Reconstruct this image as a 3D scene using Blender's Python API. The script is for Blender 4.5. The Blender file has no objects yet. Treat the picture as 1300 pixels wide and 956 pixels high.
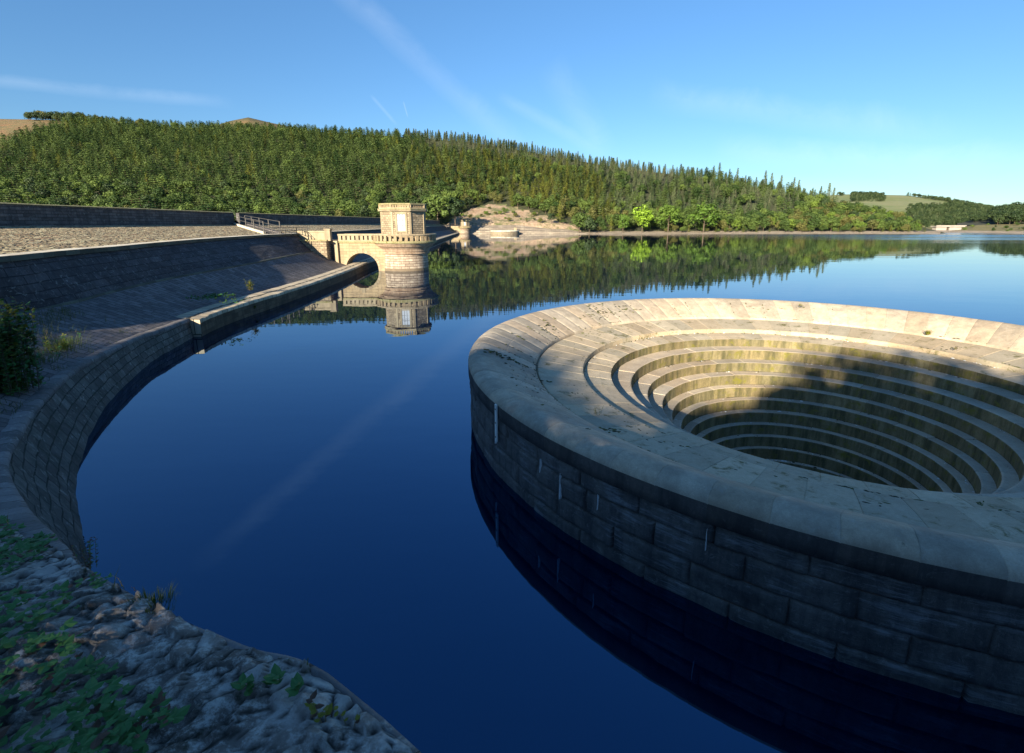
import bpy, math, random
from mathutils import Vector, noise, Matrix
random.seed(7)
PI = math.pi
R = math.radians
scene = bpy.context.scene
COL = scene.collection

# ------------------------------------------------------------------ camera
FPX, PITCH, CAMZ = 624.09, 0.23476, 6.35
cam_d = bpy.data.cameras.new('camera'); cam = bpy.data.objects.new('camera', cam_d); COL.objects.link(cam)
cam.location = (0, 0, CAMZ); cam.rotation_euler = (PI/2-PITCH, 0, 0)
cam_d.sensor_width = 36; cam_d.lens = FPX/1300*36; cam_d.shift_y = -44.5/1300
cam_d.clip_start = .05; cam_d.clip_end = 9000
scene.camera = cam

def ray(px, py):
    u, v = (px-650)/FPX, (py-433.5)/FPX
    c, s = math.cos(PITCH), math.sin(PITCH)
    return Vector((u, c-v*s, -s-v*c))
def at(px, py, Y):
    d = ray(px, py); return d*(Y/d.y)+Vector((0, 0, CAMZ))
def on(px, py, z):
    d = ray(px, py); return d*((z-CAMZ)/d.z)+Vector((0, 0, CAMZ))

def lerp(a, b, t): return a+(b-a)*t
def interp(tab, x):
    if x <= tab[0][0]: return tab[0][1]
    for (a, va), (b, vb) in zip(tab, tab[1:]):
        if x <= b: return va+(vb-va)*(x-a)/(b-a)
    return tab[-1][1]
def sstep(a, b, x):
    t = min(1, max(0, (x-a)/(b-a))); return t*t*(3-2*t)
def nz(x, y, z=0): return noise.noise(Vector((x, y, z)))

# ------------------------------------------------------------------ object helpers
def mesh(name, V, F, mats, parent=None, uv=None, smooth=False, mi=None):
    me = bpy.data.meshes.new(name)
    me.from_pydata([tuple(v) for v in V], [], F)
    if not isinstance(mats, (list, tuple)): mats = [mats] if mats else []
    for m in mats: me.materials.append(m)
    if uv is not None:
        l = me.uv_layers.new(name='UVMap').data
        for lp in me.loops: l[lp.index].uv = uv[lp.vertex_index]
    if mi is not None: me.polygons.foreach_set('material_index', mi)
    if smooth: me.polygons.foreach_set('use_smooth', [True]*len(me.polygons))
    me.update()
    o = bpy.data.objects.new(name, me); COL.objects.link(o)
    if parent: o.parent = parent
    return o
def tag(o, label=None, cat=None, group=None, kind=None):
    if label: o['label'] = label
    if cat: o['category'] = cat
    if group: o['group'] = group
    if kind: o['kind'] = kind
    return o
def empty(name, loc=(0, 0, 0), rz=0):
    o = bpy.data.objects.new(name, None); o.location = loc; o.rotation_euler = (0, 0, rz)
    o.empty_display_size = .3
    COL.objects.link(o); return o
class MB:
    def __init__(s): s.V = []; s.F = []; s.U = []; s.M = []
    def v(s, p, uv=(0, 0)): s.V.append(tuple(p)); s.U.append(uv); return len(s.V)-1
    def f(s, *i, m=0): s.F.append(tuple(i)); s.M.append(m)
    def quad(s, a, b, c, d, uvs=None, m=0):
        uvs = uvs or [(0, 0)]*4
        s.f(*[s.v(p, u) for p, u in zip((a, b, c, d), uvs)], m=m)
    def box(s, x0, x1, y0, y1, z0, z1, m=0, mat=None):
        P = [Vector(p) for p in ((x0,y0,z0),(x1,y0,z0),(x1,y1,z0),(x0,y1,z0),(x0,y0,z1),(x1,y0,z1),(x1,y1,z1),(x0,y1,z1))]
        if mat is not None: P = [mat @ p for p in P]
        dx, dy, dz = abs(x1-x0), abs(y1-y0), abs(z1-z0)
        for q, (w, h), (ou, ov) in (((0,1,5,4),(dx,dz),(x0,z0)), ((1,2,6,5),(dy,dz),(y0+.3,z0)), ((2,3,7,6),(dx,dz),(x0+.6,z0)), ((3,0,4,7),(dy,dz),(y0+.9,z0)), ((4,5,6,7),(dx,dy),(x0,y0)), ((3,2,1,0),(dx,dy),(x0,y0))):
            s.quad(*[P[i] for i in q], uvs=[(ou,ov),(ou+w,ov),(ou+w,ov+h),(ou,ov+h)], m=m)
    def grid(s, rows, uvf=None, m=0, flip=False, closed=False):
        base = len(s.V); n = len(rows[0])
        for j, r in enumerate(rows):
            for i, p in enumerate(r): s.v(p, uvf(i, j) if uvf else (p[0], p[1]))
        for j in range(len(rows)-1):
            for i in range(n-1):
                a, b, c, d = base+j*n+i, base+j*n+i+1, base+(j+1)*n+i+1, base+(j+1)*n+i
                s.f(*((a, d, c, b) if flip else (a, b, c, d)), m=m)
    def tube(s, pts, r0, r1=None, n=6, m=0):
        r1 = r0 if r1 is None else r1; pts = [Vector(p) for p in pts]; rings = []
        for k, p in enumerate(pts):
            d = (pts[min(k+1, len(pts)-1)]-pts[max(k-1, 0)]).normalized()
            a = d.cross(Vector((0, 0, 1)) if abs(d.z) < .9 else Vector((1, 0, 0))).normalized(); b = d.cross(a)
            r = lerp(r0, r1, k/(len(pts)-1))
            rings.append([s.v(p+a*math.cos(2*PI*i/n)*r+b*math.sin(2*PI*i/n)*r, (i/n, k)) for i in range(n)])
        for A, B in zip(rings, rings[1:]):
            for i in range(n): s.f(A[i], A[(i+1) % n], B[(i+1) % n], B[i], m=m)
        s.f(*rings[0][::-1], m=m); s.f(*rings[-1], m=m)
    def build(s, name, mats, parent=None, smooth=False):
        return mesh(name, s.V, s.F, mats, parent, s.U, smooth, s.M)
def copy_tree(o, parent=None):
    c = o.copy(); COL.objects.link(c); c.parent = parent
    if o.parent and parent: c.matrix_parent_inverse = o.matrix_parent_inverse
    for ch in [x for x in KIDS.get(o.name, [])]: copy_tree(ch, c)
    return c
KIDS = {}
def index_kids(o):
    KIDS[o.name] = [c for c in bpy.data.objects if c.parent == o]
    for c in KIDS[o.name]: index_kids(c)

# ------------------------------------------------------------------ materials
class NT:
    def __init__(s, name):
        s.m = bpy.data.materials.new(name); s.m.use_nodes = True; s.t = s.m.node_tree; s.t.nodes.clear()
        s.out = s.t.nodes.new('ShaderNodeOutputMaterial'); s.b = s.t.nodes.new('ShaderNodeBsdfPrincipled')
        s.t.links.new(s.b.outputs[0], s.out.inputs[0])
    def n(s, typ, **kw):
        nd = s.t.nodes.new(typ)
        for k, v in kw.items():
            if k.startswith('i_'):
                key = k[2:].replace('_', ' '); key = int(key) if key.isdigit() else key
                if hasattr(v, 'is_linked') or isinstance(v, bpy.types.NodeSocket): s.t.links.new(v, nd.inputs[key])
                else: nd.inputs[key].default_value = v
            else: setattr(nd, k, v)
        return nd
    def l(s, a, b): s.t.links.new(a, b)
    def math(s, op, a, b=0, c=None, clamp=False):
        nd = s.n('ShaderNodeMath', operation=op, use_clamp=clamp)
        for i, x in enumerate((a, b) if c is None else (a, b, c)):
            if isinstance(x, bpy.types.NodeSocket): s.l(x, nd.inputs[i])
            else: nd.inputs[i].default_value = x
        return nd.outputs[0]
    def ramp(s, fac, stops):
        nd = s.n('ShaderNodeValToRGB'); e = nd.color_ramp.elements
        while len(e) < len(stops): e.new(.5)
        for el, (p, c) in zip(e, stops):
            el.position = p; el.color = (c, c, c, 1) if isinstance(c, (int, float)) else (*c, 1)
        s.l(fac, nd.inputs[0]); return nd.outputs[0]
    def mix(s, fac, a, b, blend='MIX'):
        nd = s.n('ShaderNodeMix', data_type='RGBA', blend_type=blend)
        for x, i in ((fac, 0), (a, 6), (b, 7)):
            if isinstance(x, bpy.types.NodeSocket): s.l(x, nd.inputs[i])
            else: nd.inputs[i].default_value = x if i == 0 else (*x, 1)
        return nd.outputs[2]
    def noise(s, vec, scale, detail=5, rough=.6, dist=0):
        nd = s.n('ShaderNodeTexNoise'); nd.inputs['Scale'].default_value = scale; nd.inputs['Detail'].default_value = detail
        nd.inputs['Roughness'].default_value = rough; nd.inputs['Distortion'].default_value = dist
        s.l(vec, nd.inputs['Vector']); return nd.outputs['Fac']
    def bump(s, h, strength=.5, dist=.05, prev=None):
        nd = s.n('ShaderNodeBump'); nd.inputs['Strength'].default_value = strength; nd.inputs['Distance'].default_value = dist
        s.l(h, nd.inputs['Height'])
        if prev is not None: s.l(prev, nd.inputs['Normal'])
        return nd.outputs[0]

def stone(name, c1, c2, tone=False, brick=None, moss=None, moss_amt=.5, stain=None, stain_amt=.5, rough=.85, bumpd=.02, mortar=(.06,.055,.05), wob=.12, vor=None, salt=0, scale=1.0, msize=.012, lichen=0, squash=1, brickmix=.6, bump2=.6):
    t = NT(name)
    tc = t.n('ShaderNodeTexCoord'); ob = tc.outputs['Object']
    n1 = t.noise(ob, .9*scale, 6, .65); n2 = t.noise(ob, 7*scale, 6, .7); n3 = t.noise(ob, 40*scale, 3, .7)
    f = t.math('ADD', t.math('MULTIPLY', n1, .55), t.math('MULTIPLY', n2, .45))
    col = t.ramp(f, [(.3, c1), (.7, c2)])
    col = t.mix(.55, col, t.ramp(n3, [(.25, .35), (.75, .65)]), 'OVERLAY')
    h = t.math('ADD', t.math('MULTIPLY', n2, .6), t.math('MULTIPLY', n3, .25))
    nrm = None
    if brick:
        bw, bh = brick
        br = t.n('ShaderNodeTexBrick', offset=.5, squash=squash)
        wv = t.n('ShaderNodeVectorMath', operation='ADD'); t.l(tc.outputs['UV'], wv.inputs[0])
        nn = t.n('ShaderNodeTexNoise'); nn.inputs['Scale'].default_value = 1.3; t.l(ob, nn.inputs['Vector'])
        vm = t.n('ShaderNodeVectorMath', operation='SCALE'); t.l(nn.outputs['Color'], vm.inputs[0]); vm.inputs['Scale'].default_value = wob*bh
        t.l(vm.outputs[0], wv.inputs[1]); t.l(wv.outputs[0], br.inputs['Vector'])
        for k, v in (('Scale', 1), ('Mortar Size', msize), ('Mortar Smooth', .25), ('Bias', 0), ('Brick Width', bw), ('Row Height', bh)): br.inputs[k].default_value = v
        br.inputs['Color1'].default_value = (.25,.25,.25,1); br.inputs['Color2'].default_value = (.8,.8,.8,1); br.inputs['Mortar'].default_value = (.5,.5,.5,1)
        col = t.mix(brickmix, col, br.outputs['Color'], 'OVERLAY')
        col = t.mix(br.outputs['Fac'], col, mortar)
        h = t.math('SUBTRACT', h, t.math('MULTIPLY', br.outputs['Fac'], 1.6))
        h = t.math('ADD', h, t.math('MULTIPLY', br.outputs['Color'], .3))
    if vor:
        mp = t.n('ShaderNodeMapping'); mp.inputs['Scale'].default_value = (vor[0], vor[1], 1); t.l(tc.outputs['UV'], mp.inputs[0])
        v1 = t.n('ShaderNodeTexVoronoi', feature='F1'); v2 = t.n('ShaderNodeTexVoronoi', feature='DISTANCE_TO_EDGE')
        for v_ in (v1, v2): t.l(mp.outputs[0], v_.inputs['Vector']); v_.inputs['Scale'].default_value = 1
        sp = t.n('ShaderNodeSeparateColor'); t.l(v1.outputs['Color'], sp.inputs[0])
        edge = t.ramp(v2.outputs['Distance'], [(.03, 1), (.14, 0)])
        col = t.mix(.85, col, t.ramp(sp.outputs[0], [(0, .22), (1, .8)]), 'OVERLAY'); col = t.mix(edge, col, mortar)
        h = t.math('ADD', t.math('SUBTRACT', h, t.math('MULTIPLY', edge, 1.3)), t.math('MULTIPLY', sp.outputs[1], .7))
    if tone:
        vc = t.n('ShaderNodeVertexColor', layer_name='tone'); col = t.mix(.75, col, vc.outputs[0], 'OVERLAY')
    if stain:
        # dark run marks following the wall downwards (soot, algae streaks)
        mp = t.n('ShaderNodeMapping'); mp.inputs['Scale'].default_value = (1.6, 1.6, .22); t.l(ob, mp.inputs[0])
        sn = t.noise(mp.outputs[0], 1.2*scale, 6, .7)
        col = t.mix(t.math('MULTIPLY', t.ramp(sn, [(.42, 0), (.62, 1)]), stain_amt), col, stain)
    if moss:
        mn = t.noise(ob, 1.7*scale, 8, .75, .4)
        lo = lerp(.75, .35, moss_amt)
        col = t.mix(t.ramp(mn, [(lo, 0), (lo+.12, 1)]), col, moss)
    if salt:
        mp = t.n('ShaderNodeMapping'); mp.inputs['Scale'].default_value = (.8, .8, 11); t.l(ob, mp.inputs[0])
        sn = t.math('MULTIPLY', t.noise(mp.outputs[0], 1.1, 8, .8), t.ramp(t.noise(ob, 1.1, 4, .6), [(.35, .7), (.65, 1.1)]))
        col = t.mix(t.math('MULTIPLY', t.ramp(sn, [(.5, 0), (.62, 1)]), salt), col, (.36,.38,.39))
    if lichen:
        ln = t.noise(ob, 5*scale, 8, .8, 1.0)
        col = t.mix(t.math('MULTIPLY', t.ramp(ln, [(.56, 0), (.62, 1)]), lichen), col, (.42,.42,.38))
    t.l(col, t.b.inputs['Base Color']); t.b.inputs['Roughness'].default_value = rough
    t.b.inputs['Specular IOR Level'].default_value = .3
    t.l(t.bump(h, bump2, bumpd), t.b.inputs['Normal'])
    return t.m

def plain(name, c, rough=.6, var=.15, scale=3, metallic=0):
    t = NT(name); tc = t.n('ShaderNodeTexCoord')
    n = t.noise(tc.outputs['Object'], scale, 6, .7)
    t.l(t.ramp(n, [(.3, tuple(x*(1-var) for x in c)), (.7, tuple(min(1, x*(1+var)) for x in c))]), t.b.inputs['Base Color'])
    t.b.inputs['Roughness'].default_value = rough; t.b.inputs['Metallic'].default_value = metallic
    return t.m

def leafmat(name, ca, cb, rough=.6, trans=.25, per_obj=True):
    t = NT(name); tc = t.n('ShaderNodeTexCoord'); oi = t.n('ShaderNodeObjectInfo')
    n = t.noise(tc.outputs['Object'], .45, 3, .6)
    f = t.math('ADD', t.math('MULTIPLY', oi.outputs['Random'], .75 if per_obj else 0), t.math('MULTIPLY', n, .3 if per_obj else 1))
    col = t.ramp(f, [(.15, ca), (.85, cb)])
    t.l(col, t.b.inputs['Base Color']); t.b.inputs['Roughness'].default_value = rough
    t.b.inputs['Specular IOR Level'].default_value = .25
    tr = t.n('ShaderNodeBsdfTranslucent'); t.l(col, tr.inputs[0])
    mx = t.n('ShaderNodeMixShader'); mx.inputs[0].default_value = trans
    t.l(t.b.outputs[0], mx.inputs[1]); t.l(tr.outputs[0], mx.inputs[2]); t.l(mx.outputs[0], t.out.inputs[0])
    return t.m

M = {}
M['slab'] = stone('gritstone_slab', (.33,.275,.2), (.56,.475,.35), tone=True, moss=(.06,.062,.026), moss_amt=.3, lichen=.25, bumpd=.012, stain=(.13,.11,.09), stain_amt=.35, scale=1.3)
M['slab2'] = stone('gritstone_slab_mossy', (.32,.27,.18), (.53,.45,.32), tone=True, moss=(.11,.105,.03), moss_amt=.5, lichen=.15, bumpd=.012, scale=1.3)
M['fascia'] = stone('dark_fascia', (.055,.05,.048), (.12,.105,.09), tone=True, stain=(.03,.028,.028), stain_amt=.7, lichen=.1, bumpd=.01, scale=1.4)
M['rock'] = stone('rock_faced_block', (.085,.08,.073), (.20,.185,.165), stain=(.04,.04,.045), stain_amt=.7, lichen=.25, salt=.45, bumpd=.06, scale=1.6, bump2=1)
M['algae'] = stone('algae_riser', (.12,.10,.05), (.28,.235,.125), tone=True, moss=(.15,.14,.025), moss_amt=.55, stain=(.04,.045,.02), stain_amt=.75, bumpd=.01, scale=1.6)
M['tread'] = stone('step_tread', (.30,.25,.185), (.50,.43,.32), tone=True, moss=(.07,.065,.03), moss_amt=.2, lichen=.3, bumpd=.015, scale=1.6)
M['ashlar'] = stone('tower_ashlar', (.27,.2,.115), (.44,.35,.215), brick=(.9,.38), stain=(.2,.15,.1), stain_amt=.35, bumpd=.03, scale=.6, mortar=(.2,.17,.12), brickmix=.3)
M['quoin'] = stone('tower_dressed_stone', (.29,.235,.15), (.43,.36,.24), stain=(.14,.11,.075), stain_amt=.5, bumpd=.01, scale=.7)
M['rubblewall'] = stone('tower_rock_faced', (.25,.2,.125), (.42,.34,.23), brick=(.55,.28), stain=(.18,.14,.1), stain_amt=.4, bumpd=.09, scale=.9, mortar=(.12,.1,.07), msize=.03, brickmix=.6)
M['drum'] = stone('drum_tide_banded', (.28,.22,.16), (.5,.43,.33), brick=(1.1,.34), stain=(.13,.085,.06), stain_amt=.55, bumpd=.05, scale=.7, mortar=(.17,.12,.09), msize=.035, brickmix=.5)
M['mossy'] = stone('mossy_coping', (.20,.18,.09), (.36,.32,.18), moss=(.12,.12,.02), moss_amt=.6, bumpd=.02, scale=1.5)
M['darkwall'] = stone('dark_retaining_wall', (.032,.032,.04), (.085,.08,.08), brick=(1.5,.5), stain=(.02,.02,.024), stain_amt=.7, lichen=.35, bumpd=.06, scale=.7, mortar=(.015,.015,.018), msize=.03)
M['parapetwall'] = stone('parapet_wall', (.07,.065,.07), (.15,.14,.135), brick=(1.3,.35), stain=(.03,.03,.035), stain_amt=.6, lichen=.3, bumpd=.05, scale=.5, mortar=(.03,.03,.03), msize=.03)
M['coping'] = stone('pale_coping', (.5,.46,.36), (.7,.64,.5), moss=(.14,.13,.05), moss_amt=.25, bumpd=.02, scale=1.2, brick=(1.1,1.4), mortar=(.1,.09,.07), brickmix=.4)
M['pitch'] = stone('stone_pitching', (.36,.29,.16), (.85,.7,.44), vor=(1.7,3.2), moss=(.13,.11,.04), moss_amt=.3, bumpd=.2, scale=1.1, mortar=(.06,.05,.03), msize=.05, brickmix=.9, bump2=1)
M['apron'] = stone('apron_stone', (.08,.075,.08), (.17,.155,.15), brick=(1.0,.45), moss=(.035,.05,.02), moss_amt=.25, bumpd=.05, scale=.9, mortar=(.035,.035,.035), msize=.03, brickmix=.6, lichen=.25)
M['nearwall'] = stone('lichened_wall', (.06,.06,.055), (.15,.145,.13), brick=(.62,.34), stain=(.03,.04,.03), stain_amt=.55, moss=(.03,.045,.015), moss_amt=.25, lichen=.45, bumpd=.08, scale=.9, mortar=(.018,.02,.018), msize=.022)
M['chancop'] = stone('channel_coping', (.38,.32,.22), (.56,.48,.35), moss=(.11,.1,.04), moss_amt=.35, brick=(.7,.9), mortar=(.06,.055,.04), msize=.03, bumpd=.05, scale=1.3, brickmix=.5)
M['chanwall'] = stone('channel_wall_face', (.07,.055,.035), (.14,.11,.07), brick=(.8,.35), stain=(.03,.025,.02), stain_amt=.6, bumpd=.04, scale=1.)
M['timber'] = plain('weathered_paint_rail', (.06,.056,.05), .7)
M['white'] = plain('white_paint', (.72,.72,.66), .6, .12, 8)
M['lime'] = plain('lime_deposit', (.62,.64,.62), .8, .2, 20)
M['glass'] = plain('white_shutter', (.42,.46,.52), .35, .08)
M['bark'] = plain('bark', (.10,.075,.05), .9, .4, 4)
M['conc'] = stone('viaduct_masonry', (.28,.25,.22), (.38,.35,.31), brick=(2.5,1), stain=(.3,.26,.24), stain_amt=.3, bumpd=.05, scale=.2, mortar=(.35,.3,.28), brickmix=.2)
M['revet'] = stone('pale_revetment', (.19,.16,.12), (.33,.29,.225), brick=(3,.8), stain=(.15,.12,.1), stain_amt=.5, moss=(.12,.13,.05), moss_amt=.2, bumpd=.2, scale=.12, mortar=(.16,.13,.1), msize=.08, brickmix=.5)

def groundmat():
    t = NT('bank_turf'); tc = t.n('ShaderNodeTexCoord'); ob = tc.outputs['Object']
    a = t.noise(ob, 1.3, 8, .7); b = t.noise(ob, 14, 6, .75)
    c = t.ramp(a, [(.35, (.02,.03,.01)), (.5, (.045,.055,.02)), (.68, (.07,.06,.04))])
    c = t.mix(.6, c, t.ramp(b, [(.3, .25), (.7, .75)]), 'OVERLAY')
    t.l(c, t.b.inputs['Base Color']); t.b.inputs['Roughness'].default_value = .9
    t.l(t.bump(b, .8, .05), t.b.inputs['Normal']); return t.m
M['turf'] = groundmat()
def rubblemat():
    t = NT('lichened_rubble'); tc = t.n('ShaderNodeTexCoord'); ob = tc.outputs['Object']
    a = t.noise(ob, 2.2, 8, .7, .3); b = t.noise(ob, 17, 8, .8); d = t.noise(ob, 60, 4, .7)
    c = t.ramp(a, [(.36, (.10,.085,.07)), (.5, (.24,.21,.18)), (.58, (.44,.41,.37))])
    c = t.mix(t.ramp(b, [(.48, 0), (.6, 1)]), c, (.55,.53,.48))
    c = t.mix(t.ramp(t.noise(ob, 3.7, 8, .8), [(.56, 0), (.66, 1)]), c, (.022,.03,.012))
    at_ = t.n('ShaderNodeVertexColor', layer_name='gap')
    c = t.mix(at_.outputs[0], c, (.018,.018,.014))
    t.l(c, t.b.inputs['Base Color']); t.b.inputs['Roughness'].default_value = .9
    t.l(t.bump(t.math('ADD', b, t.math('MULTIPLY', d, .4)), .9, .02), t.b.inputs['Normal']); return t.m
M['rubble'] = rubblemat()

def hillmat(name, stops, sc=.01, stops2=None):
    t = NT(name); tc = t.n('ShaderNodeTexCoord'); ob = tc.outputs['Object']
    a = t.noise(ob, sc, 6, .65); b = t.noise(ob, sc*25, 6, .75)
    c = t.ramp(a, stops); c = t.mix(.5, c, t.ramp(b, [(.3, .3), (.7, .7)]), 'OVERLAY')
    t.l(c, t.b.inputs['Base Color']); t.b.inputs['Roughness'].default_value = .95
    t.l(t.bump(b, .6, 2), t.b.inputs['Normal']); return t.m
M['forestfloor'] = hillmat('forest_floor', [(.3, (.02,.028,.01)), (.6, (.04,.04,.018))])
M['moor'] = hillmat('moor_heather', [(.3, (.16,.09,.04)), (.5, (.12,.10,.035)), (.7, (.07,.085,.03))], .03)
M['earth'] = hillmat('bare_earth_bank', [(.38, (.38,.26,.17)), (.5, (.52,.4,.29)), (.62, (.2,.22,.08))], .06)
M['meadow'] = hillmat('green_pasture', [(.35, (.13,.17,.05)), (.6, (.2,.21,.09))], .008)
M['roughgrass'] = hillmat('rough_bank_grass', [(.35, (.12,.12,.03)), (.5, (.2,.17,.06)), (.65, (.08,.09,.03))], .04)
M['shore'] = hillmat('stony_shore', [(.35, (.24,.19,.13)), (.65, (.38,.32,.24))], .2)

def watermat():
    t = NT('reservoir_water'); tc = t.n('ShaderNodeTexCoord'); ob = tc.outputs['Object']
    t.b.inputs['Base Color'].default_value = (.0003,.004,.022,1)
    t.b.inputs['IOR'].default_value = 2.6; t.b.inputs['Specular Tint'].default_value = (.20,.56,1,1)
    # wind-ruffled band on the open water far out on the right; near water is glassy
    sx = t.n('ShaderNodeSeparateXYZ'); t.l(ob, sx.inputs[0])
    mp = t.n('ShaderNodeMapping'); mp.inputs['Scale'].default_value = (.004, .02, 1); t.l(ob, mp.inputs[0])
    wn = t.noise(mp.outputs[0], 1.0, 3, .5)
    far = t.ramp(t.math('MULTIPLY', sx.outputs[1], 1/400), [(.28, 0), (.55, 1)])
    right = t.ramp(t.math('MULTIPLY', sx.outputs[0], 1/400), [(.12, 0), (.42, 1)])
    ruff = t.math('MULTIPLY', t.math('MULTIPLY', far, right), t.ramp(wn, [(.3, .35), (.6, 1)]))
    t.l(t.math('ADD', t.math('MULTIPLY', ruff, .18), .0), t.b.inputs['Roughness'])
    m1 = t.n('ShaderNodeMapping'); m1.inputs['Scale'].default_value = (.35, .9, 1); t.l(ob, m1.inputs[0])
    b1 = t.noise(m1.outputs[0], 1.6, 2, .4)
    m2 = t.n('ShaderNodeMapping'); m2.inputs['Scale'].default_value = (.05, .12, 1); t.l(ob, m2.inputs[0])
    b2 = t.noise(m2.outputs[0], 1.3, 2, .5)
    h = t.math('ADD', t.math('MULTIPLY', b1, .0020), t.math('MULTIPLY', b2, .012))
    h = t.math('ADD', h, t.math('MULTIPLY', t.math('MULTIPLY', ruff, b1), .02))
    bp = t.n('ShaderNodeBump'); bp.inputs['Strength'].default_value = 1; bp.inputs['Distance'].default_value = 1
    t.l(h, bp.inputs['Height']); t.l(bp.outputs[0], t.b.inputs['Normal'])
    return t.m
M['water'] = watermat()

# ================================================================== WATER
CX, CY = 10.52, 16.55
def annulus_sheet(cx, cy, r, names):
    mb = MB(); n = 96
    radii = [r, 14, 30, 80, 250, 800, 2600]
    rows = [[(cx+q*math.cos(2*PI*i/n), cy+q*math.sin(2*PI*i/n), 0) for i in range(n+1)] for q in radii]
    mb.grid(rows, flip=True); return mb
w = annulus_sheet(CX, CY, 11.6, None).build('water', M['water']); tag(w, 'still dark blue reservoir water mirroring the hill and sky', 'water', kind='structure')

# ================================================================== BELLMOUTH SPILLWAY
bell = empty('bellmouth_spillway', (CX, CY, 0))
tag(bell, 'large round stone overflow spillway with stepped funnel, nearest in the water at right', 'spillway')
def pol(r, a, z): return (r*math.cos(a), r*math.sin(a), z)
# outer rock faced courses
mb = MB()
US = [0, .008, .03, .1, .2, .32, .45, .58, .7, .82, .92, .972, .992, 1]
VS = [0, .03, .1, .25, .42, .58, .75, .9, .97, 1]
for ci, (z0, z1, N, off) in enumerate([(1.24, 1.62, 56, .2), (.76, 1.235, 50, .65), (.27, .755, 50, .1), (-.25, .265, 50, .55), (-1.2, -.255, 50, .0)]):
    for k in range(N):
        w0 = 2*PI/N; a0 = (k+off)*w0; seed = random.random()*50; bul = random.uniform(-.012, .02)
        vis = -2.9 < math.atan2(math.sin(a0), math.cos(a0)) < -1.0
        us = US if vis else [0, .03, .5, .97, 1]; vs = VS if vis else [0, .1, .5, .9, 1]
        rows = []
        for v in vs:
            row = []
            for u in us:
                e = min(min(u, 1-u)*1.45, min(v, 1-v)*.45)      # metres to the nearest joint
                a = a0+u*w0; z = lerp(z0, z1, v)
                s_ = sstep(0, .028, e)
                d = 11.93+.0*s_+(-.05+.06*s_)+s_*(bul+.055*noise.fractal(Vector((a*12*1.1+seed, z*2.6, seed)), 1.0, 2.1, 5))
                row.append(pol(d, a, z))
            rows.append(row)
        mb.grid(rows, uvf=None, m=0)
o = mb.build('outer_wall', M['rock'], bell, smooth=True)
# slab ring builder
def slab_ring(name, profile, N, off, mats, mi, groove=.012, jit=.0028, parent=None, crack=None, fine=True):
    mb = MB(); w0 = 2*PI/N; tones = []
    us = [0, .006, .014, .022, .25, .5, .75, .978, .986, .994, 1]
    for k in range(N):
        j = random.uniform(-jit, jit); tilt = random.uniform(-jit, jit); sd = random.random()*9
        cr = crack and random.random() < .45
        row_all = []
        for pi_, (r, z) in enumerate(profile):
            row = []
            for u in us:
                a = (k+off+u)*w0; g = groove*(1-sstep(0, .013, min(u, 1-u)*w0*r*.8))
                dz = j+tilt*(u-.5)*2+.004*nz(a*r*2+sd, r*2)
                if cr and pi_ in crack: dz -= .012
                row.append(pol(r-g*.3, a, z+dz-g))
            kk = min(1, max(0, (11.6-r)/1.9)); row_all.append([(x+.23*kk, y-.26*kk, z_) for x, y, z_ in row])
        base = len(mb.V); n = len(us); tn = .5+random.uniform(-.13, .1); ww_ = random.uniform(-.03, .03)
        tones += [c for _ in range(len(profile)*n) for c in (tn+ww_, tn, tn-ww_, 1)]
        for jx, rr in enumerate(row_all):
            for p in rr: mb.v(p)
        for jx in range(len(profile)-1):
            for i in range(n-1):
                a_, b_, c_, d_ = base+jx*n+i, base+jx*n+i+1, base+(jx+1)*n+i+1, base+(jx+1)*n+i
                mb.f(a_, b_, c_, d_, m=mi[jx])
    o_ = mb.build(name, mats, parent, smooth=False); ca_ = o_.data.color_attributes.new('tone', 'FLOAT_COLOR', 'POINT'); ca_.data.foreach_set('color', tones)
    return o_
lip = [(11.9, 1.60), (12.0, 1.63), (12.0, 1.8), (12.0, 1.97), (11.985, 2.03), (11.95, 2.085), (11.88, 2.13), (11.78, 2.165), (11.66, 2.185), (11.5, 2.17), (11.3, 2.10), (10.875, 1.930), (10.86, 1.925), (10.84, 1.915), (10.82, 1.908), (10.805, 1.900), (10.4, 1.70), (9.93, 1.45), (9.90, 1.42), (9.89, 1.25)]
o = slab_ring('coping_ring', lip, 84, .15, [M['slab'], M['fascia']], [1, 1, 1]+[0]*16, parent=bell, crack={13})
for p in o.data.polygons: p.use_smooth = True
slab_ring('inner_ring', [(9.91, 1.26), (9.835, 1.26), (9.83, 1.345), (9.80, 1.36), (9.0, 1.26), (8.27, 1.15), (8.21, 1.13), (8.195, .94)], 66, .4, [M['slab2']], [0]*7, parent=bell)
slab_ring('inner_ring', [(8.19, .93), (8.14, .96), (7.6, .92), (7.23, .865), (7.17, .85), (7.155, .50)], 56, .1, [M['slab2'], M['algae']], [0, 0, 0, 0, 1], parent=bell)
edges = [(6.4, .49), (5.76, .04), (5.19, -.37), (4.80, -.82), (4.44, -1.28), (4.1, -1.74), (3.82, -2.2), (3.57, -2.66), (3.36, -3.12), (3.18, -3.6)]
prev = (7.15, .51)
for k, (r, z) in enumerate(edges):
    nxt_z = (edges[k+1][1] if k+1 < len(edges) else z-.5)+.02
    pr = [prev, (prev[0]-.02, prev[1]+.0), (lerp(prev[0], r, .55), lerp(prev[1], z, .5)), (r+.05, z+.012), (r+.01, z-.004), (r-.002, z-.03), (r-.015, nxt_z)]
    slab_ring('step_ring', pr, max(14, int(2*PI*r/1.25)), random.random(), [M['tread'], M['algae']], [0, 0, 0, 0, 1, 1], groove=.02, jit=.009, parent=bell)
    prev = (r-.02, nxt_z)
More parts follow.
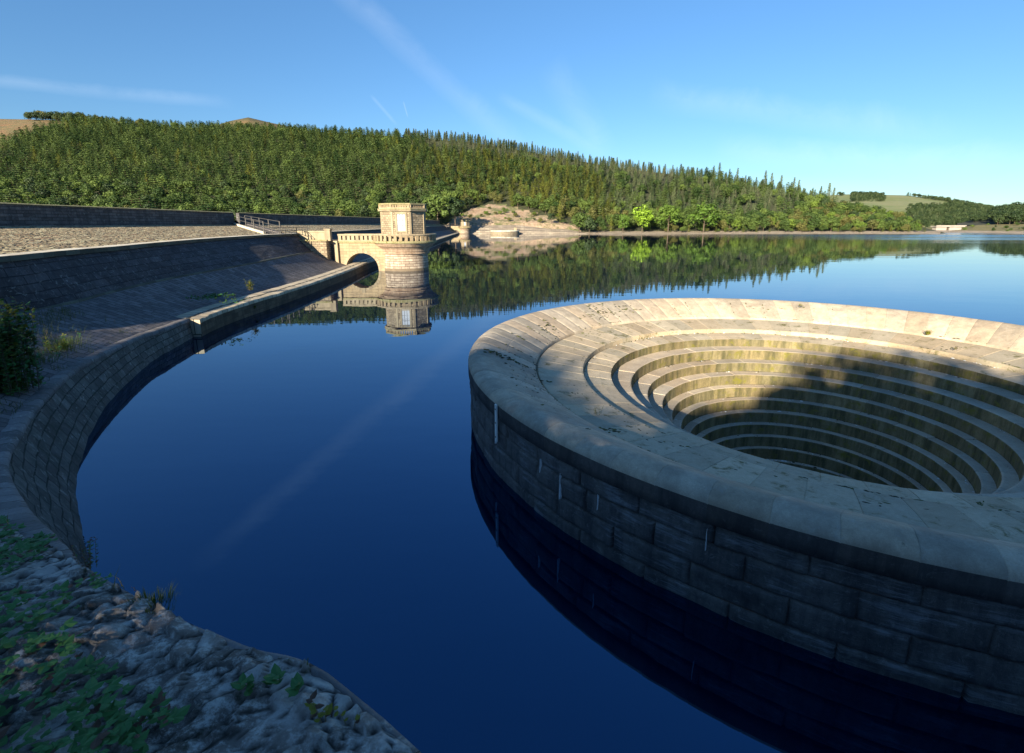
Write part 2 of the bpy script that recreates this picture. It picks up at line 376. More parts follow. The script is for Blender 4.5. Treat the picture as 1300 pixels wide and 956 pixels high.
# throat
mb = MB()
n = 64; prof = [prev, (2.9, prev[1]-.05), (2.8, -5), (2.5, -8), (2.3, -16), (0.01, -16)]
mb.grid([[(pol(r, 2*PI*i/n, z)[0]+.23, pol(r, 2*PI*i/n, z)[1]-.26, z) for i in range(n+1)] for r, z in prof]); mb.build('shaft', M['chanwall'], bell, smooth=True)
# lime runs on the outer wall (image-checked angles, real thickness)
for (px, y0, y1, wd) in [(709, 601, 634, .055), (683, 583, 606, .03), (757, 628, 648, .022), (627, 552, 563, .03), (1160, 560, 561, .03), (892, 672, 700, .02)]:
    if px == 1160: continue
    lo = None
    for k in range(400):   # find wall angle seen at this column
        a = -3.0+k*.005; z = 1.2
        X, Y = CX+12*math.cos(a), CY+12*math.sin(a)
        c, s = math.cos(PITCH), math.sin(PITCH); zz = z-CAMZ
        yy = Y*c-zz*s; ux = 650+FPX*X/yy
        if ux > px: lo = a; break
    def zat(py, a):
        best = None
        for k in range(300):
            z = 2-k*.008; X, Y = CX+12*math.cos(a), CY+12*math.sin(a); c, s = math.cos(PITCH), math.sin(PITCH); zz = z-CAMZ
            uy = 433.5-FPX*(Y*s+zz*c)/(Y*c-zz*s)
            if uy > py: return z
        return 0
    za, zb = zat(y0, lo), zat(y1, lo); mb = MB(); rows = []
    for t in range(13):
        f = t/12; z = lerp(za, zb, f); ww = wd*(.35+.65*f)*(.8+.5*abs(nz(z*9, px)))/12; drift = .0012*nz(z*5, px*.3)
        if f > .93: ww *= .5
        rows.append([pol(11.93+q, lo+drift+e*ww*.5, z) for e, q in ((-1, .0), (-.5, .055), (.5, .055), (1, .0))])
    mb.grid(rows); mb.build('lime_streak', M['lime'], bell, smooth=True)
# depth gauge board
g = empty('gauge_board', (CX+12.02*math.cos(R(-155.05)), CY+12.02*math.sin(R(-155.05)), 1.02), R(-155.05)+PI/2)
tag(g, 'narrow white depth board fixed upright on the outer wall of the nearest round spillway', 'gauge board')
mb = MB(); mb.box(-.055, .055, -.035, .0, 0, .98); mb.build('board', M['white'], g)
mb = MB()
for z in (.12, .5, .86):
    mb = MB(); mb.box(-.02, .02, -.045, -.035, z-.015, z+.015); mb.build('bolt', M['bark'], g)

# moss cushions and grit on the slabs = uncountable
def ellip(mb, c, rx, ry, rz, rot, n=7, m=0, seed=0):
    base = len(mb.V); ca, sa = math.cos(rot), math.sin(rot)
    for j, (h, q) in enumerate(((0, 1), (.55, .8), (.95, .35))):
        for i in range(n):
            a = 2*PI*i/n; w_ = 1+.4*nz(math.cos(a)*1.5+seed, math.sin(a)*1.5, seed)
            x, y = rx*q*w_*math.cos(a), ry*q*w_*math.sin(a)
            mb.v((c[0]+x*ca-y*sa, c[1]+x*sa+y*ca, c[2]+rz*h-.01))
    for j in range(2):
        for i in range(n): mb.f(base+j*n+i, base+j*n+(i+1) % n, base+(j+1)*n+(i+1) % n, base+(j+1)*n+i, m=m)
    mb.f(*[base+2*n+i for i in range(n)], m=m)
def slab_z(r):
    return interp([(7.17, .85), (8.19, .98), (8.21, 1.13), (9.87, 1.38), (9.90, 1.42), (11.3, 2.10), (11.66, 2.185), (12, 2.0)], r)
M['moss'] = leafmat('cushion_moss', (.025,.035,.01), (.12,.13,.025), trans=0, per_obj=False)
M['mossdark'] = leafmat('dark_moss', (.014,.016,.010), (.045,.05,.018), trans=0, per_obj=False)
mb = MB(); w84 = 2*PI/84
for k in range(2300):
    ring = random.random()
    if ring < .34:   # along radial joints of the coping ring
        a = (random.randrange(84)+.15)*w84; r = random.uniform(9.9, 11.2); rot = a; rx, ry = random.uniform(.02, .09), random.uniform(.012, .03)
    elif ring < .62: # at the groove
        a = random.uniform(0, 2*PI); r = 9.93+random.uniform(0, .06); rot = a+PI/2; rx, ry = random.uniform(.03, .14), random.uniform(.015, .04)
    elif ring < .8:
        a = random.uniform(0, 2*PI); r = 8.27+random.uniform(0, .06); rot = a+PI/2; rx, ry = random.uniform(.03, .12), random.uniform(.015, .04)
    else:
        cl = random.choice([-2.95, -2.6, -2.3, -2.0, -1.6, 2.6, 2.2, 1.9, 1.2, .6]); a = cl+random.gauss(0, .07); r = random.choice([10.75, 10.4, 8.9])+random.gauss(0, .12); rot = a+PI/2+random.gauss(0, .2); rx, ry = random.uniform(.025, .12), random.uniform(.015, .045)
    if nz(math.cos(a)*6, math.sin(a)*6, r*.4) < -.12: continue
    ellip(mb, (CX+.2+r*math.cos(a), CY-.22+r*math.sin(a), slab_z(r)), rx, ry, random.uniform(.012, .035), rot, m=int(random.random() < .55), seed=k*.37)
# larger mats seen in the photograph
for (px, py, z, n_, sx_, sy_) in [(626, 455, 1.9, 16, .2, .12), (650, 462, 1.7, 26, .32, .14), (668, 465, 1.6, 14, .2, .12), (690, 480, 1.45, 8, .2, .05), (760, 402, 1.6, 26, .35, .3), (795, 398, 1.6, 16, .4, .2), (755, 425, 1.3, 40, .5, .35), (785, 418, 1.3, 18, .3, .25), (800, 532, 1.3, 16, .22, .06), (775, 545, 1.35, 22, .16, .08), (870, 560, 1.35, 8, .1, .04), (1210, 672, 1.9, 20, .15, .05), (1260, 675, 1.85, 30, .3, .03), (1105, 660, 1.9, 10, .1, .03), (935, 608, 1.9, 8, .08, .03), (1210, 443, 1.2, 14, .2, .12), (1100, 400, 1.5, 10, .15, .1)]:
    p = on(px, py, z)
    for k in range(n_):
        x, y = p.x+random.gauss(0, sx_), p.y+random.gauss(0, sy_); rr = math.hypot(x-CX-.2, y-CY+.22)
        if 7 < rr < 11.8: ellip(mb, (x, y, slab_z(rr)), random.uniform(.03, .1), random.uniform(.02, .05), random.uniform(.015, .035), random.gauss(0, .3), m=int(random.random() < .3), seed=k+px)
tag(mb.build('moss', [M['moss'], M['mossdark']], smooth=True), 'low green and blackish moss growing in the joints of the round spillway slabs', 'moss', kind='stuff')
mb = MB(); prevr = [(8.14, .985), (7.13, .51)]+[(r-.03, edges[i+1][1]+.02) for i, (r, z) in enumerate(edges[:-1])]
for (r, z) in prevr:
    for k in range(int(r*24)):
        a = random.uniform(-.5, 2.9) if random.random() < .85 else random.uniform(0, 2*PI); q = r-.03-abs(random.gauss(0, .05))
        if nz(a*7, r) < -.1: continue
        s_ = random.uniform(.008, .026)*(1.7 if random.random() < .1 else 1)
        ellip(mb, (CX+.23+q*math.cos(a), CY-.26+q*math.sin(a), z-.01), s_*1.8, s_, s_*.9, a+PI/2+random.gauss(0, .3), 5, m=int(random.random() < .45), seed=k)
tag(mb.build('fallen_grit', [M['lime'], M['mossdark']]), 'small pale chips and dark debris lying in the angles of the spillway steps', 'debris', kind='stuff')
# ================================================================== LEFT BANK: retaining wall, apron, ledge wall
def V3(*p): return Vector(p)
Tn = [(30, 14, 4.75), (27, 4, 4.75), (20, -.6, 4.75), (12, -2.6, 4.75), (6, -2.0, 4.75), (2.5, -.6, 4.75), (.9, .35, 4.75)]
Tp = [(446,862,4.75),(308,806,4.75),(191,755,4.7),(107,708,4.55),(85,686,4.3),(60,668,3.7),(30,640,2.9),(10,605,2.3),(6,580,2.0),(25,545,1.75),(50,510,1.6),(100,465,1.45),(170,430,1.2),(205,418,1.1),(240,405,1.05)]
T = [V3(*p) for p in Tn]+[on(*p) for p in Tp]
nT = len(T)
B = []
for i, t in enumerate(T):
    toC = Vector((CX-t.x, CY-t.y, 0)).normalized()
    k = i-len(Tn)
    off = .9 if k < 4 else interp([(4, 1.0), (6, 1.05), (7, 1.05), (8, 1.1), (9, 1.0), (10, 1.0), (11, .95), (12, .75), (13, .5), (14, .25)], k)
    if k >= 8:
        d = (T[min(i+1, nT-1)]-T[i-1]); nrm = Vector((d.y, -d.x, 0)).normalized(); toC = nrm
    b = t+toC*off; b.z = -.6; B.append(b)
O = [V3(40,14,6),(V3(38,-1,6)),V3(26,-9,6),V3(12,-11,5.6),V3(3,-9.5,5.3),V3(-2,-8.5,5.2),V3(-4.5,-7.6,5.1)]+[V3(*p) for p in
     [(-6.5,-6.5,5.0),(-8,-5.5,5.0),(-9,-4.6,5.0),(-10,-3.6,4.95),(-11,-2.6,4.9),(-12,-1.2,4.7),(-13.5,1.5,4.4),(-15.3,4.3,4.0),(-17,7.2,3.6),(-19,10.5,3.0),(-21,14.5,2.6),(-22.6,19.0,2.35),(-23.3,23.5,2.25),(-23.5,26,2.25),(-23.9,28.3,2.3)]]
def cr(pts, m):   # Catmull-Rom resample, m points per span
    out = []
    for i in range(len(pts)-1):
        p0, p1, p2, p3 = pts[max(i-1, 0)], pts[i], pts[i+1], pts[min(i+2, len(pts)-1)]
        for k in range(m):
            t = k/m
            out.append(.5*((2*p1)+(p2-p0)*t+(2*p0-5*p1+4*p2-p3)*t*t+(3*p1-p0-3*p2+p3)*t*t*t))
    out.append(pts[-1].copy()); return out
Ts, Bs, Os = cr(T, 8), cr(B, 8), cr(O, 8)
def arclen(P_):
    s = [0]
    for a, b in zip(P_, P_[1:]): s.append(s[-1]+(b-a).length)
    return s
sB = arclen(Ts)
# curved lichened wall: face plus rounded coping, one thing
cw = empty('curved_retaining_wall', tuple(T[11]))
tag(cw, 'curved battered stone wall holding the near left bank, pale lichen on its face', 'retaining wall')
mb = MB(); rows = []
NV = 14
for j in range(NV+1):
    v = j/NV; row = []
    for i, (b, t) in enumerate(zip(Bs, Ts)):
        tt = t-Vector((0, 0, .16)); p = b.lerp(tt, v); d = (t-b); d.z = 0
        if d.length > 0: d.normalize()
        p = p-d*(.05*noise.fractal(p*1.2, 1, 2, 4)); p -= Vector(cw.location); row.append(p)
    rows.append(row)
mb.grid(rows, uvf=lambda i, j: (sB[i], j/NV*((Ts[i]-Bs[i]).length)), flip=True)
mb.build('wall_face', M['nearwall'], cw, smooth=True)
mb = MB(); rows = []
for kx, (back, up, uvv) in enumerate(((-.02, -.17, 0), (-.05, -.10, .1), (-.03, -.02, .2), (.04, .02, .3), (.25, .03, .55), (.42, .02, .7), (.44, -.1, .8))):
    row = []
    for i, (b, t) in enumerate(zip(Bs, Ts)):
        if kx == 0: pass
        nr = sstep(len(Tn)+3, len(Tn)+7, i/8)
        d = (t-b); d.z = 0; d.normalize()
        blk = math.floor(sB[i]/.62)
        p = t+d*(back*lerp(.1, 1, nr)+.02*nr*nz(blk*3.3, 1))+Vector((0, 0, (up*lerp(1, 1, nr)-.07*(1-nr))+.02*nz(blk*1.7, 7)+.012*nz(p.x*0+sB[i]*4, kx)))
        row.append(p-Vector(cw.location))
    rows.append(row)
mb.grid(rows, uvf=lambda i, j: (sB[i], j*.11), flip=True)
M['cwcop'] = stone('curved_wall_coping', (.09,.085,.085), (.2,.19,.185), brick=(.62,3), moss=(.03,.045,.015), moss_amt=.45, lichen=.5, bumpd=.03, mortar=(.04,.04,.035), msize=.015, scale=1.2)
mb.build('coping', M['cwcop'], cw, smooth=True)
# pitched apron ground behind it (rubble near the camera)
NU = 26
def apron_pt(i, v):
    t, o_ = Ts[i], Os[i]; d = o_-t; t2 = t+Vector((d.x, d.y, 0)).normalized()*lerp(.03, .35, sstep(len(Tn)+3, len(Tn)+7, i/8))
    p = t2.lerp(o_, v); p.z += .0
    return p
mbN = MB(); mbF = MB(); ksplit = (len(Tn)+6)*8
gaps = []
def rub(p):
    # set stones: worley cells
    q = Vector((p.x*10, p.y*10, 0)); dd = noise.voronoi(q+Vector((.3*nz(p.x*2, p.y*2), .3*nz(p.y*2, p.x*2, 4), 0)))[0]
    e = dd[1]-dd[0]; c = noise.voronoi(q+Vector((.3*nz(p.x*2, p.y*2), .3*nz(p.y*2, p.x*2, 4), 0)))[1][0]; r1 = noise.cell(c*7.31); r2 = noise.cell(c*3.17+Vector((5, 1, 0))); r3 = noise.cell(c*5.7+Vector((1, 9, 0)))
    hh = (r1-.5)*.9+(q.x-c.x)*(r2-.5)*1.6+(q.y-c.y)*(r3-.5)*1.6
    return sstep(0, .14, e), hh
mb = MB(); gap = []
vs = [0, .01, .02, .035, .05, .065, .08, .1, .12, .14, .16, .18, .205, .23, .26, .29, .33, .37, .42, .48, .55, .64, .75, .87, 1]
NR = 200; i0, i1 = 5*8, ksplit
rows = []
npts = 620
for j in range(NR+1):
    v = (j/NR)**1.5; row = []
    for k in range(npts+1):
        f = i0+(i1-i0)*k/npts; a = int(f); a = min(a, len(Ts)-2); fr = f-a
        p = apron_pt(a, v).lerp(apron_pt(a+1, v), fr)
        s_, hh = rub(p); fade = 1-.75*sstep(3.5, 9, Vector((p.x, p.y, 0)).length)
        p.z += fade*(.022*s_-.03+.016*hh*s_+.05*noise.fractal(p*1.3, 1, 2, 3)+.010*noise.fractal(p*14, 1, 2, 3)); gap.append(1-s_)
        if j == 0: p.z -= .22*(1-sstep(i1-40, i1-8, f))
        row.append(p)
    rows.append(row)
mb.grid(rows, uvf=lambda i, j: (0, 0), flip=True)
near = mb.build('near_bank', M['rubble'], smooth=True); tag(near, kind='structure')
ca = near.data.color_attributes.new('gap', 'FLOAT_COLOR', 'POINT')
ca.data.foreach_set('color', [x for g_ in gap for x in (g_*g_, g_*g_, g_*g_, 1)])
mb = MB(); rows = []
idx = list(range(ksplit, len(Ts)))
for j in range(NU+1):
    rows.append([apron_pt(i, j/NU)+Vector((0, 0, .03*nz(Ts[i].x, j*.6))) for i in idx])
so = arclen([apron_pt(i, .3) for i in idx])
mb.grid(rows, uvf=lambda i, j: (j*.35, so[i]), flip=True)
tag(mb.build('stone_apron', M['apron']), kind='structure')
# far, unseen near-right part of the terrace + grass slope behind the camera
mb = MB(); idx = list(range(0, 5*8+1)); mb.grid([[apron_pt(i, j/8) for i in idx] for j in range(9)], flip=True); tag(mb.build('near_terrace', M['turf']), kind='structure')
Q = []
for i, o_ in enumerate(Os):
    if o_.y < 6: q = V3(o_.x*2.6-4, o_.y*1.0-70, 13)
    else: q = V3(-24.2, o_.y-2, o_.z+.1)
    Q.append(q)
idx = [i for i in range(len(Os)) if Os[i].y < 8 and i <= (len(Tn)+9)*8]
mb = MB(); mb.grid([[Os[i].lerp(V3(lerp(Os[i].x, -60 if Os[i].x < -6 else Os[i].x*2.5, 1), Os[i].y-75, 7.5) if i <= idx[-1] else Os[i], j/20) + Vector((0, 0, .4*nz(i*.2, j*.5)*(j > 0))) for i in idx] for j in range(21)], flip=True)
tag(mb.build('grass_slope', M['turf']), kind='structure')

# straight channel wall
CF = [V3(-17.95,27.7,1.0),V3(-18.3,29.6,1.0),V3(-18.55,33,1.0),V3(-18.6,40,.98),V3(-18.9,48,.95),V3(-19.4,56,.95),V3(-20.1,64,.95),V3(-20.9,72,.95),V3(-22.5,100,.95),V3(-26,170,.95),V3(-30,250,.95),V3(-33.5,318,.95)]
CFs = cr(CF, 6)
chw = empty('channel_wall', (-18.3, 28.6, 0)); base_ = Vector(chw.location)
tag(chw, 'low straight stone wall with sunlit pale coping running from the curved wall through the bridge arch', 'wall')
sC = arclen(CFs)
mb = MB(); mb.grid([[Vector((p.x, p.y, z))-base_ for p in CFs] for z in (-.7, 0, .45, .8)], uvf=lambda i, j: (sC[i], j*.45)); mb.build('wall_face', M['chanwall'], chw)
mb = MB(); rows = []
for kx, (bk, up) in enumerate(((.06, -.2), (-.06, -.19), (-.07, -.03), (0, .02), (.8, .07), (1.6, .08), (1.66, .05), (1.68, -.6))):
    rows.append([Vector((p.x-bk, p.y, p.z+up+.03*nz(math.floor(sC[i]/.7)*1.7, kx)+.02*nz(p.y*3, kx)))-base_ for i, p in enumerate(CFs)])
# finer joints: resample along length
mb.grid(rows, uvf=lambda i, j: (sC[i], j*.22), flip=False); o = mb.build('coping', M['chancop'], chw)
mb = MB(); mb.quad(*[Vector(p)-base_ for p in ((-19.65, 27.69, -.7), (-17.93, 27.69, -.7), (-17.9, 27.69, 1.0), (-19.6, 27.69, 1.07))], uvs=[(0,0),(1.7,0),(1.7,1.7),(0,1.7)]); mb.build('end_face', M['chancop'], chw)


# apron (structure) straight section
WB = [V3(-23.5,22.6,2.2), V3(-23.5,26.,2.25), V3(-24.1,28.9,2.3), V3(-25.0,33.4,2.35), V3(-25.5,38,2.4), V3(-25.6,45.2,2.5), V3(-25.6,51,2.6), V3(-26.2,60,2.7), V3(-27,68,2.7), V3(-29,100,2.7), V3(-33,170,2.7), V3(-37,250,2.7), V3(-40,322,2.7)]
LG = [V3(-24.3,22.6,4.85), V3(-25.3,26.5,4.85), V3(-26.0,29,4.86), V3(-26.9,34,4.88), V3(-28.0,39,4.92), V3(-29.2,46,4.97), V3(-29.9,52,5.0), V3(-29.6,60,5.08), V3(-29.2,68,5.1), V3(-31.5,100,5.1), V3(-35.5,170,5.1), V3(-39.5,250,5.1), V3(-42.5,322,5.1)]
WB = [V3(-23.6,-40,6), V3(-23.6,-15,5.0), V3(-23.6,2,3.8), V3(-23.6,12,2.7)]+WB
LG = [V3(-24.6,-40,8), V3(-24.5,-15,6.0), V3(-24.3,2,4.9), V3(-24.2,12,4.85)]+LG
WBs, LGs = cr(WB, 6), cr(LG, 6)
mb = MB(); rows = []
yy = [28.3+(322-28.3)*(k/90)**1.6 for k in range(91)]
def at_y(P_, y):
    for a, b in zip(P_, P_[1:]):
        if a.y <= y <= b.y: return a.lerp(b, (y-a.y)/max(1e-6, b.y-a.y))
    return P_[-1] if y > P_[-1].y else P_[0]
for j in range(9):
    rows.append([(at_y(CFs, y)-Vector((1.55, 0, .42*sstep(28, 34, y)))).lerp(at_y(WBs, y), j/8)-Vector((0, 0, .25*math.sin(PI*j/8)*sstep(28, 40, y)))+Vector((0,0,.02)) for y in yy])
mb.grid(rows, uvf=lambda i, j: (j*.8, yy[i])); tag(mb.build('channel_apron', M['apron']), kind='structure')
# dark retaining wall + ledge
rw = empty('embankment_retaining_wall', (-24, 26, 0)); bs = Vector(rw.location); sW = arclen(WBs)
tag(rw, 'long dark stained masonry wall below the sunlit slope of the dam, thin pale ledge on top', 'retaining wall')
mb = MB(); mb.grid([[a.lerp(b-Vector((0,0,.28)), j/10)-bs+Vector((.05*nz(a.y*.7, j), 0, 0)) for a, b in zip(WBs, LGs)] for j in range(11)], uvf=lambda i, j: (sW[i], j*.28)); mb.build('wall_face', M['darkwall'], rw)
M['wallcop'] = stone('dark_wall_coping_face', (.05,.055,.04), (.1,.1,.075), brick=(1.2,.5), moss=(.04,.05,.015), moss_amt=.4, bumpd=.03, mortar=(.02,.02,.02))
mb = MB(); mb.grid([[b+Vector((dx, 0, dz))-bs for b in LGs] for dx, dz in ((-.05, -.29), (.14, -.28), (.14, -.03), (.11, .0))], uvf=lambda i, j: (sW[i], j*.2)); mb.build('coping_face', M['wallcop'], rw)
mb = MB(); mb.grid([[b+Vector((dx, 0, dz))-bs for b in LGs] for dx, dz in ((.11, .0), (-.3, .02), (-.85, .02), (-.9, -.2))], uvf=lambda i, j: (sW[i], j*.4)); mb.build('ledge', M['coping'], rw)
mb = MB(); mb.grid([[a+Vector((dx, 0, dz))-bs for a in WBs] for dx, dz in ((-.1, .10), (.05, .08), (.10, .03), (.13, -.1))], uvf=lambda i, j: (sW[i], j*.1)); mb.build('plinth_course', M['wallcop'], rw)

# dam embankment slope (structure) and parapet
PW = [V3(-50,-60,6.15), V3(-50,0,6.15), V3(-50,40,6.18), V3(-50,92,6.3), V3(-48,122,6.35), V3(-44.5,165,6.4), V3(-43.5,205,6.4), V3(-44,260,6.4), V3(-46,322,6.4)]
PWs = cr(PW, 8)
yy2 = [-40+(322+40)*(k/140)**1.3 for k in range(141)]
mb = MB(); NP = 40
def slope_pt(y, j): return (at_y(LGs, y)-Vector((.8, 0, .06))).lerp(at_y(PWs, y)-Vector((0, 0, .05)), j/NP)
mb.grid([[slope_pt(y, j)+Vector((0, 0, .05*noise.fractal(Vector((y*.8, j*.9, 3)), 1, 2, 3))) for y in yy2] for j in range(NP+1)], uvf=lambda i, j: (yy2[i], j*.6))
tag(mb.build('dam_slope', M['pitch']), kind='structure')
def parapet(y0, y1, label):
    e = empty('dam_parapet_wall', (at_y(PWs, y0).x, y0, 6.2)); b_ = Vector(e.location)
    tag(e, label, 'parapet wall')
    ys = [lerp(y0, y1, k/60) for k in range(61)]
    top = 8.4-.14
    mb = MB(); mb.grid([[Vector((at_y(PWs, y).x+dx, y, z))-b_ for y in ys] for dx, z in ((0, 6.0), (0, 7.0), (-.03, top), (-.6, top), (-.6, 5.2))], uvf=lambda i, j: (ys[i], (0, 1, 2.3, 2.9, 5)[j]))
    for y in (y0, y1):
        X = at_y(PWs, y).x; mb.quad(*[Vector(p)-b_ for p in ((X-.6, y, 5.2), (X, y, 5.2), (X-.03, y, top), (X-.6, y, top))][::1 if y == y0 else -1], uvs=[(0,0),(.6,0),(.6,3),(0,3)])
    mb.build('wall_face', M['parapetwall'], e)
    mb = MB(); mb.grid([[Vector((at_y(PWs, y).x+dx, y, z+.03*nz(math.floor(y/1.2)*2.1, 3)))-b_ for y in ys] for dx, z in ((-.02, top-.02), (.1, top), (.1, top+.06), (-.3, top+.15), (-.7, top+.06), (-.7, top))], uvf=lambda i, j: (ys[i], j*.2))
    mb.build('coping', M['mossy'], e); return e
parapet(-55, 91.2, 'dark parapet wall along the dam crest left of the slanting stair rails')
parapet(93.0, 322, 'dark parapet wall along the dam crest between the stair rails and the far shore')
mb = MB(); mb.grid([[Vector((at_y(PWs, y).x-dx, y, z)) for y in yy2] for dx, z in ((.55, 6.9), (6, 6.9), (40, -8))], uvf=lambda i, j: (yy2[i], j*4)); tag(mb.build('dam_crest', M['turf']), kind='structure')

# stair with two handrails down the slope
st = empty('stone_steps', (-50, 92, 6.2)); tag(st, 'flight of stone steps slanting down the dam slope between two handrails', 'steps')
A_, B_ = V3(-49.6, 92.1, 6.42), V3(-30.6, 64.3, 5.25); d = (B_-A_); d2 = Vector((d.x, d.y, 0)).normalized(); sd = Vector((-d2.y, d2.x, 0))
if sd.x < 0: sd = -sd
mb = MB(); NS = 60
for k in range(NS):
    p = A_+d*(k/NS); q = A_+d*((k+1)/NS); z = p.z-.1
    c = [p-sd*.75-Vector(st.location), p+sd*.75-Vector(st.location), q+sd*.75-Vector(st.location), q-sd*.75-Vector(st.location)]
    for v in c: v.z = z-st.location.z
    mb.quad(*c); lo = [v-Vector((0, 0, .12)) for v in c]; mb.quad(c[3], c[2], lo[2], lo[3])
mb.build('treads', M['apron'], st)
for sg in (-1, 1):
    mb = MB(); a = A_+sd*.95*sg-Vector(st.location); b = B_+sd*.95*sg-Vector(st.location); w_ = sd*.16
    up = Vector((0, 0, .12)); dn = Vector((0, 0, -.6))
    P8 = [a-w_+dn, b-w_+dn, b-w_+up, a-w_+up, a+w_+dn, b+w_+dn, b+w_+up, a+w_+up]
    for q in ((0,1,2,3), (5,4,7,6), (3,2,6,7), (1,5,6,2), (4,0,3,7)): mb.quad(*[P8[i] for i in q], uvs=[(0,0),(30,0),(30,1),(0,1)])
    mb.build('string_kerb', M['coping'] if sg*sd.y < 0 else M['apron'], st)
def railing(name, label, a, b, n, group=None, h=1.15, r=.045, rails=(1.0, .55)):
    e = empty(name, a); tag(e, label, 'handrail', group); a = Vector(a); b = Vector(b)
    for k in range(n):
        p = (b-a)*(k/(n-1)); mb = MB(); mb.box(p.x-r*1.3, p.x+r*1.3, p.y-r*1.3, p.y+r*1.3, p.z-.2, p.z+h+.03); mb.build('post', M['timber'], e)
    for q in rails:
        mb = MB(); mb.tube([Vector((0, 0, h*q)), b-a+Vector((0, 0, h*q))], r, n=6); mb.build('rail', M['timber'], e)
    return e
dn = Vector((0, 0, .1))
railing('stair_handrail', 'weathered pale handrail on the near side of the steps down the dam slope', A_-sd*.95+dn, B_-sd*.95+dn, 5, 'handrails beside the dam steps', h=1.3, r=.04)
railing('stair_handrail', 'weathered pale handrail on the far side of the steps down the dam slope', A_+sd*.95+dn, B_+sd*.95+dn, 5, 'handrails beside the dam steps', h=1.3, r=.04)
railing('ledge_railing', 'thin low grey railing along the ledge between the steps and the bridge platform', (-29.6, 62.2, 5.08), (-28.2, 69.5, 5.1), 7, h=.8, r=.03)

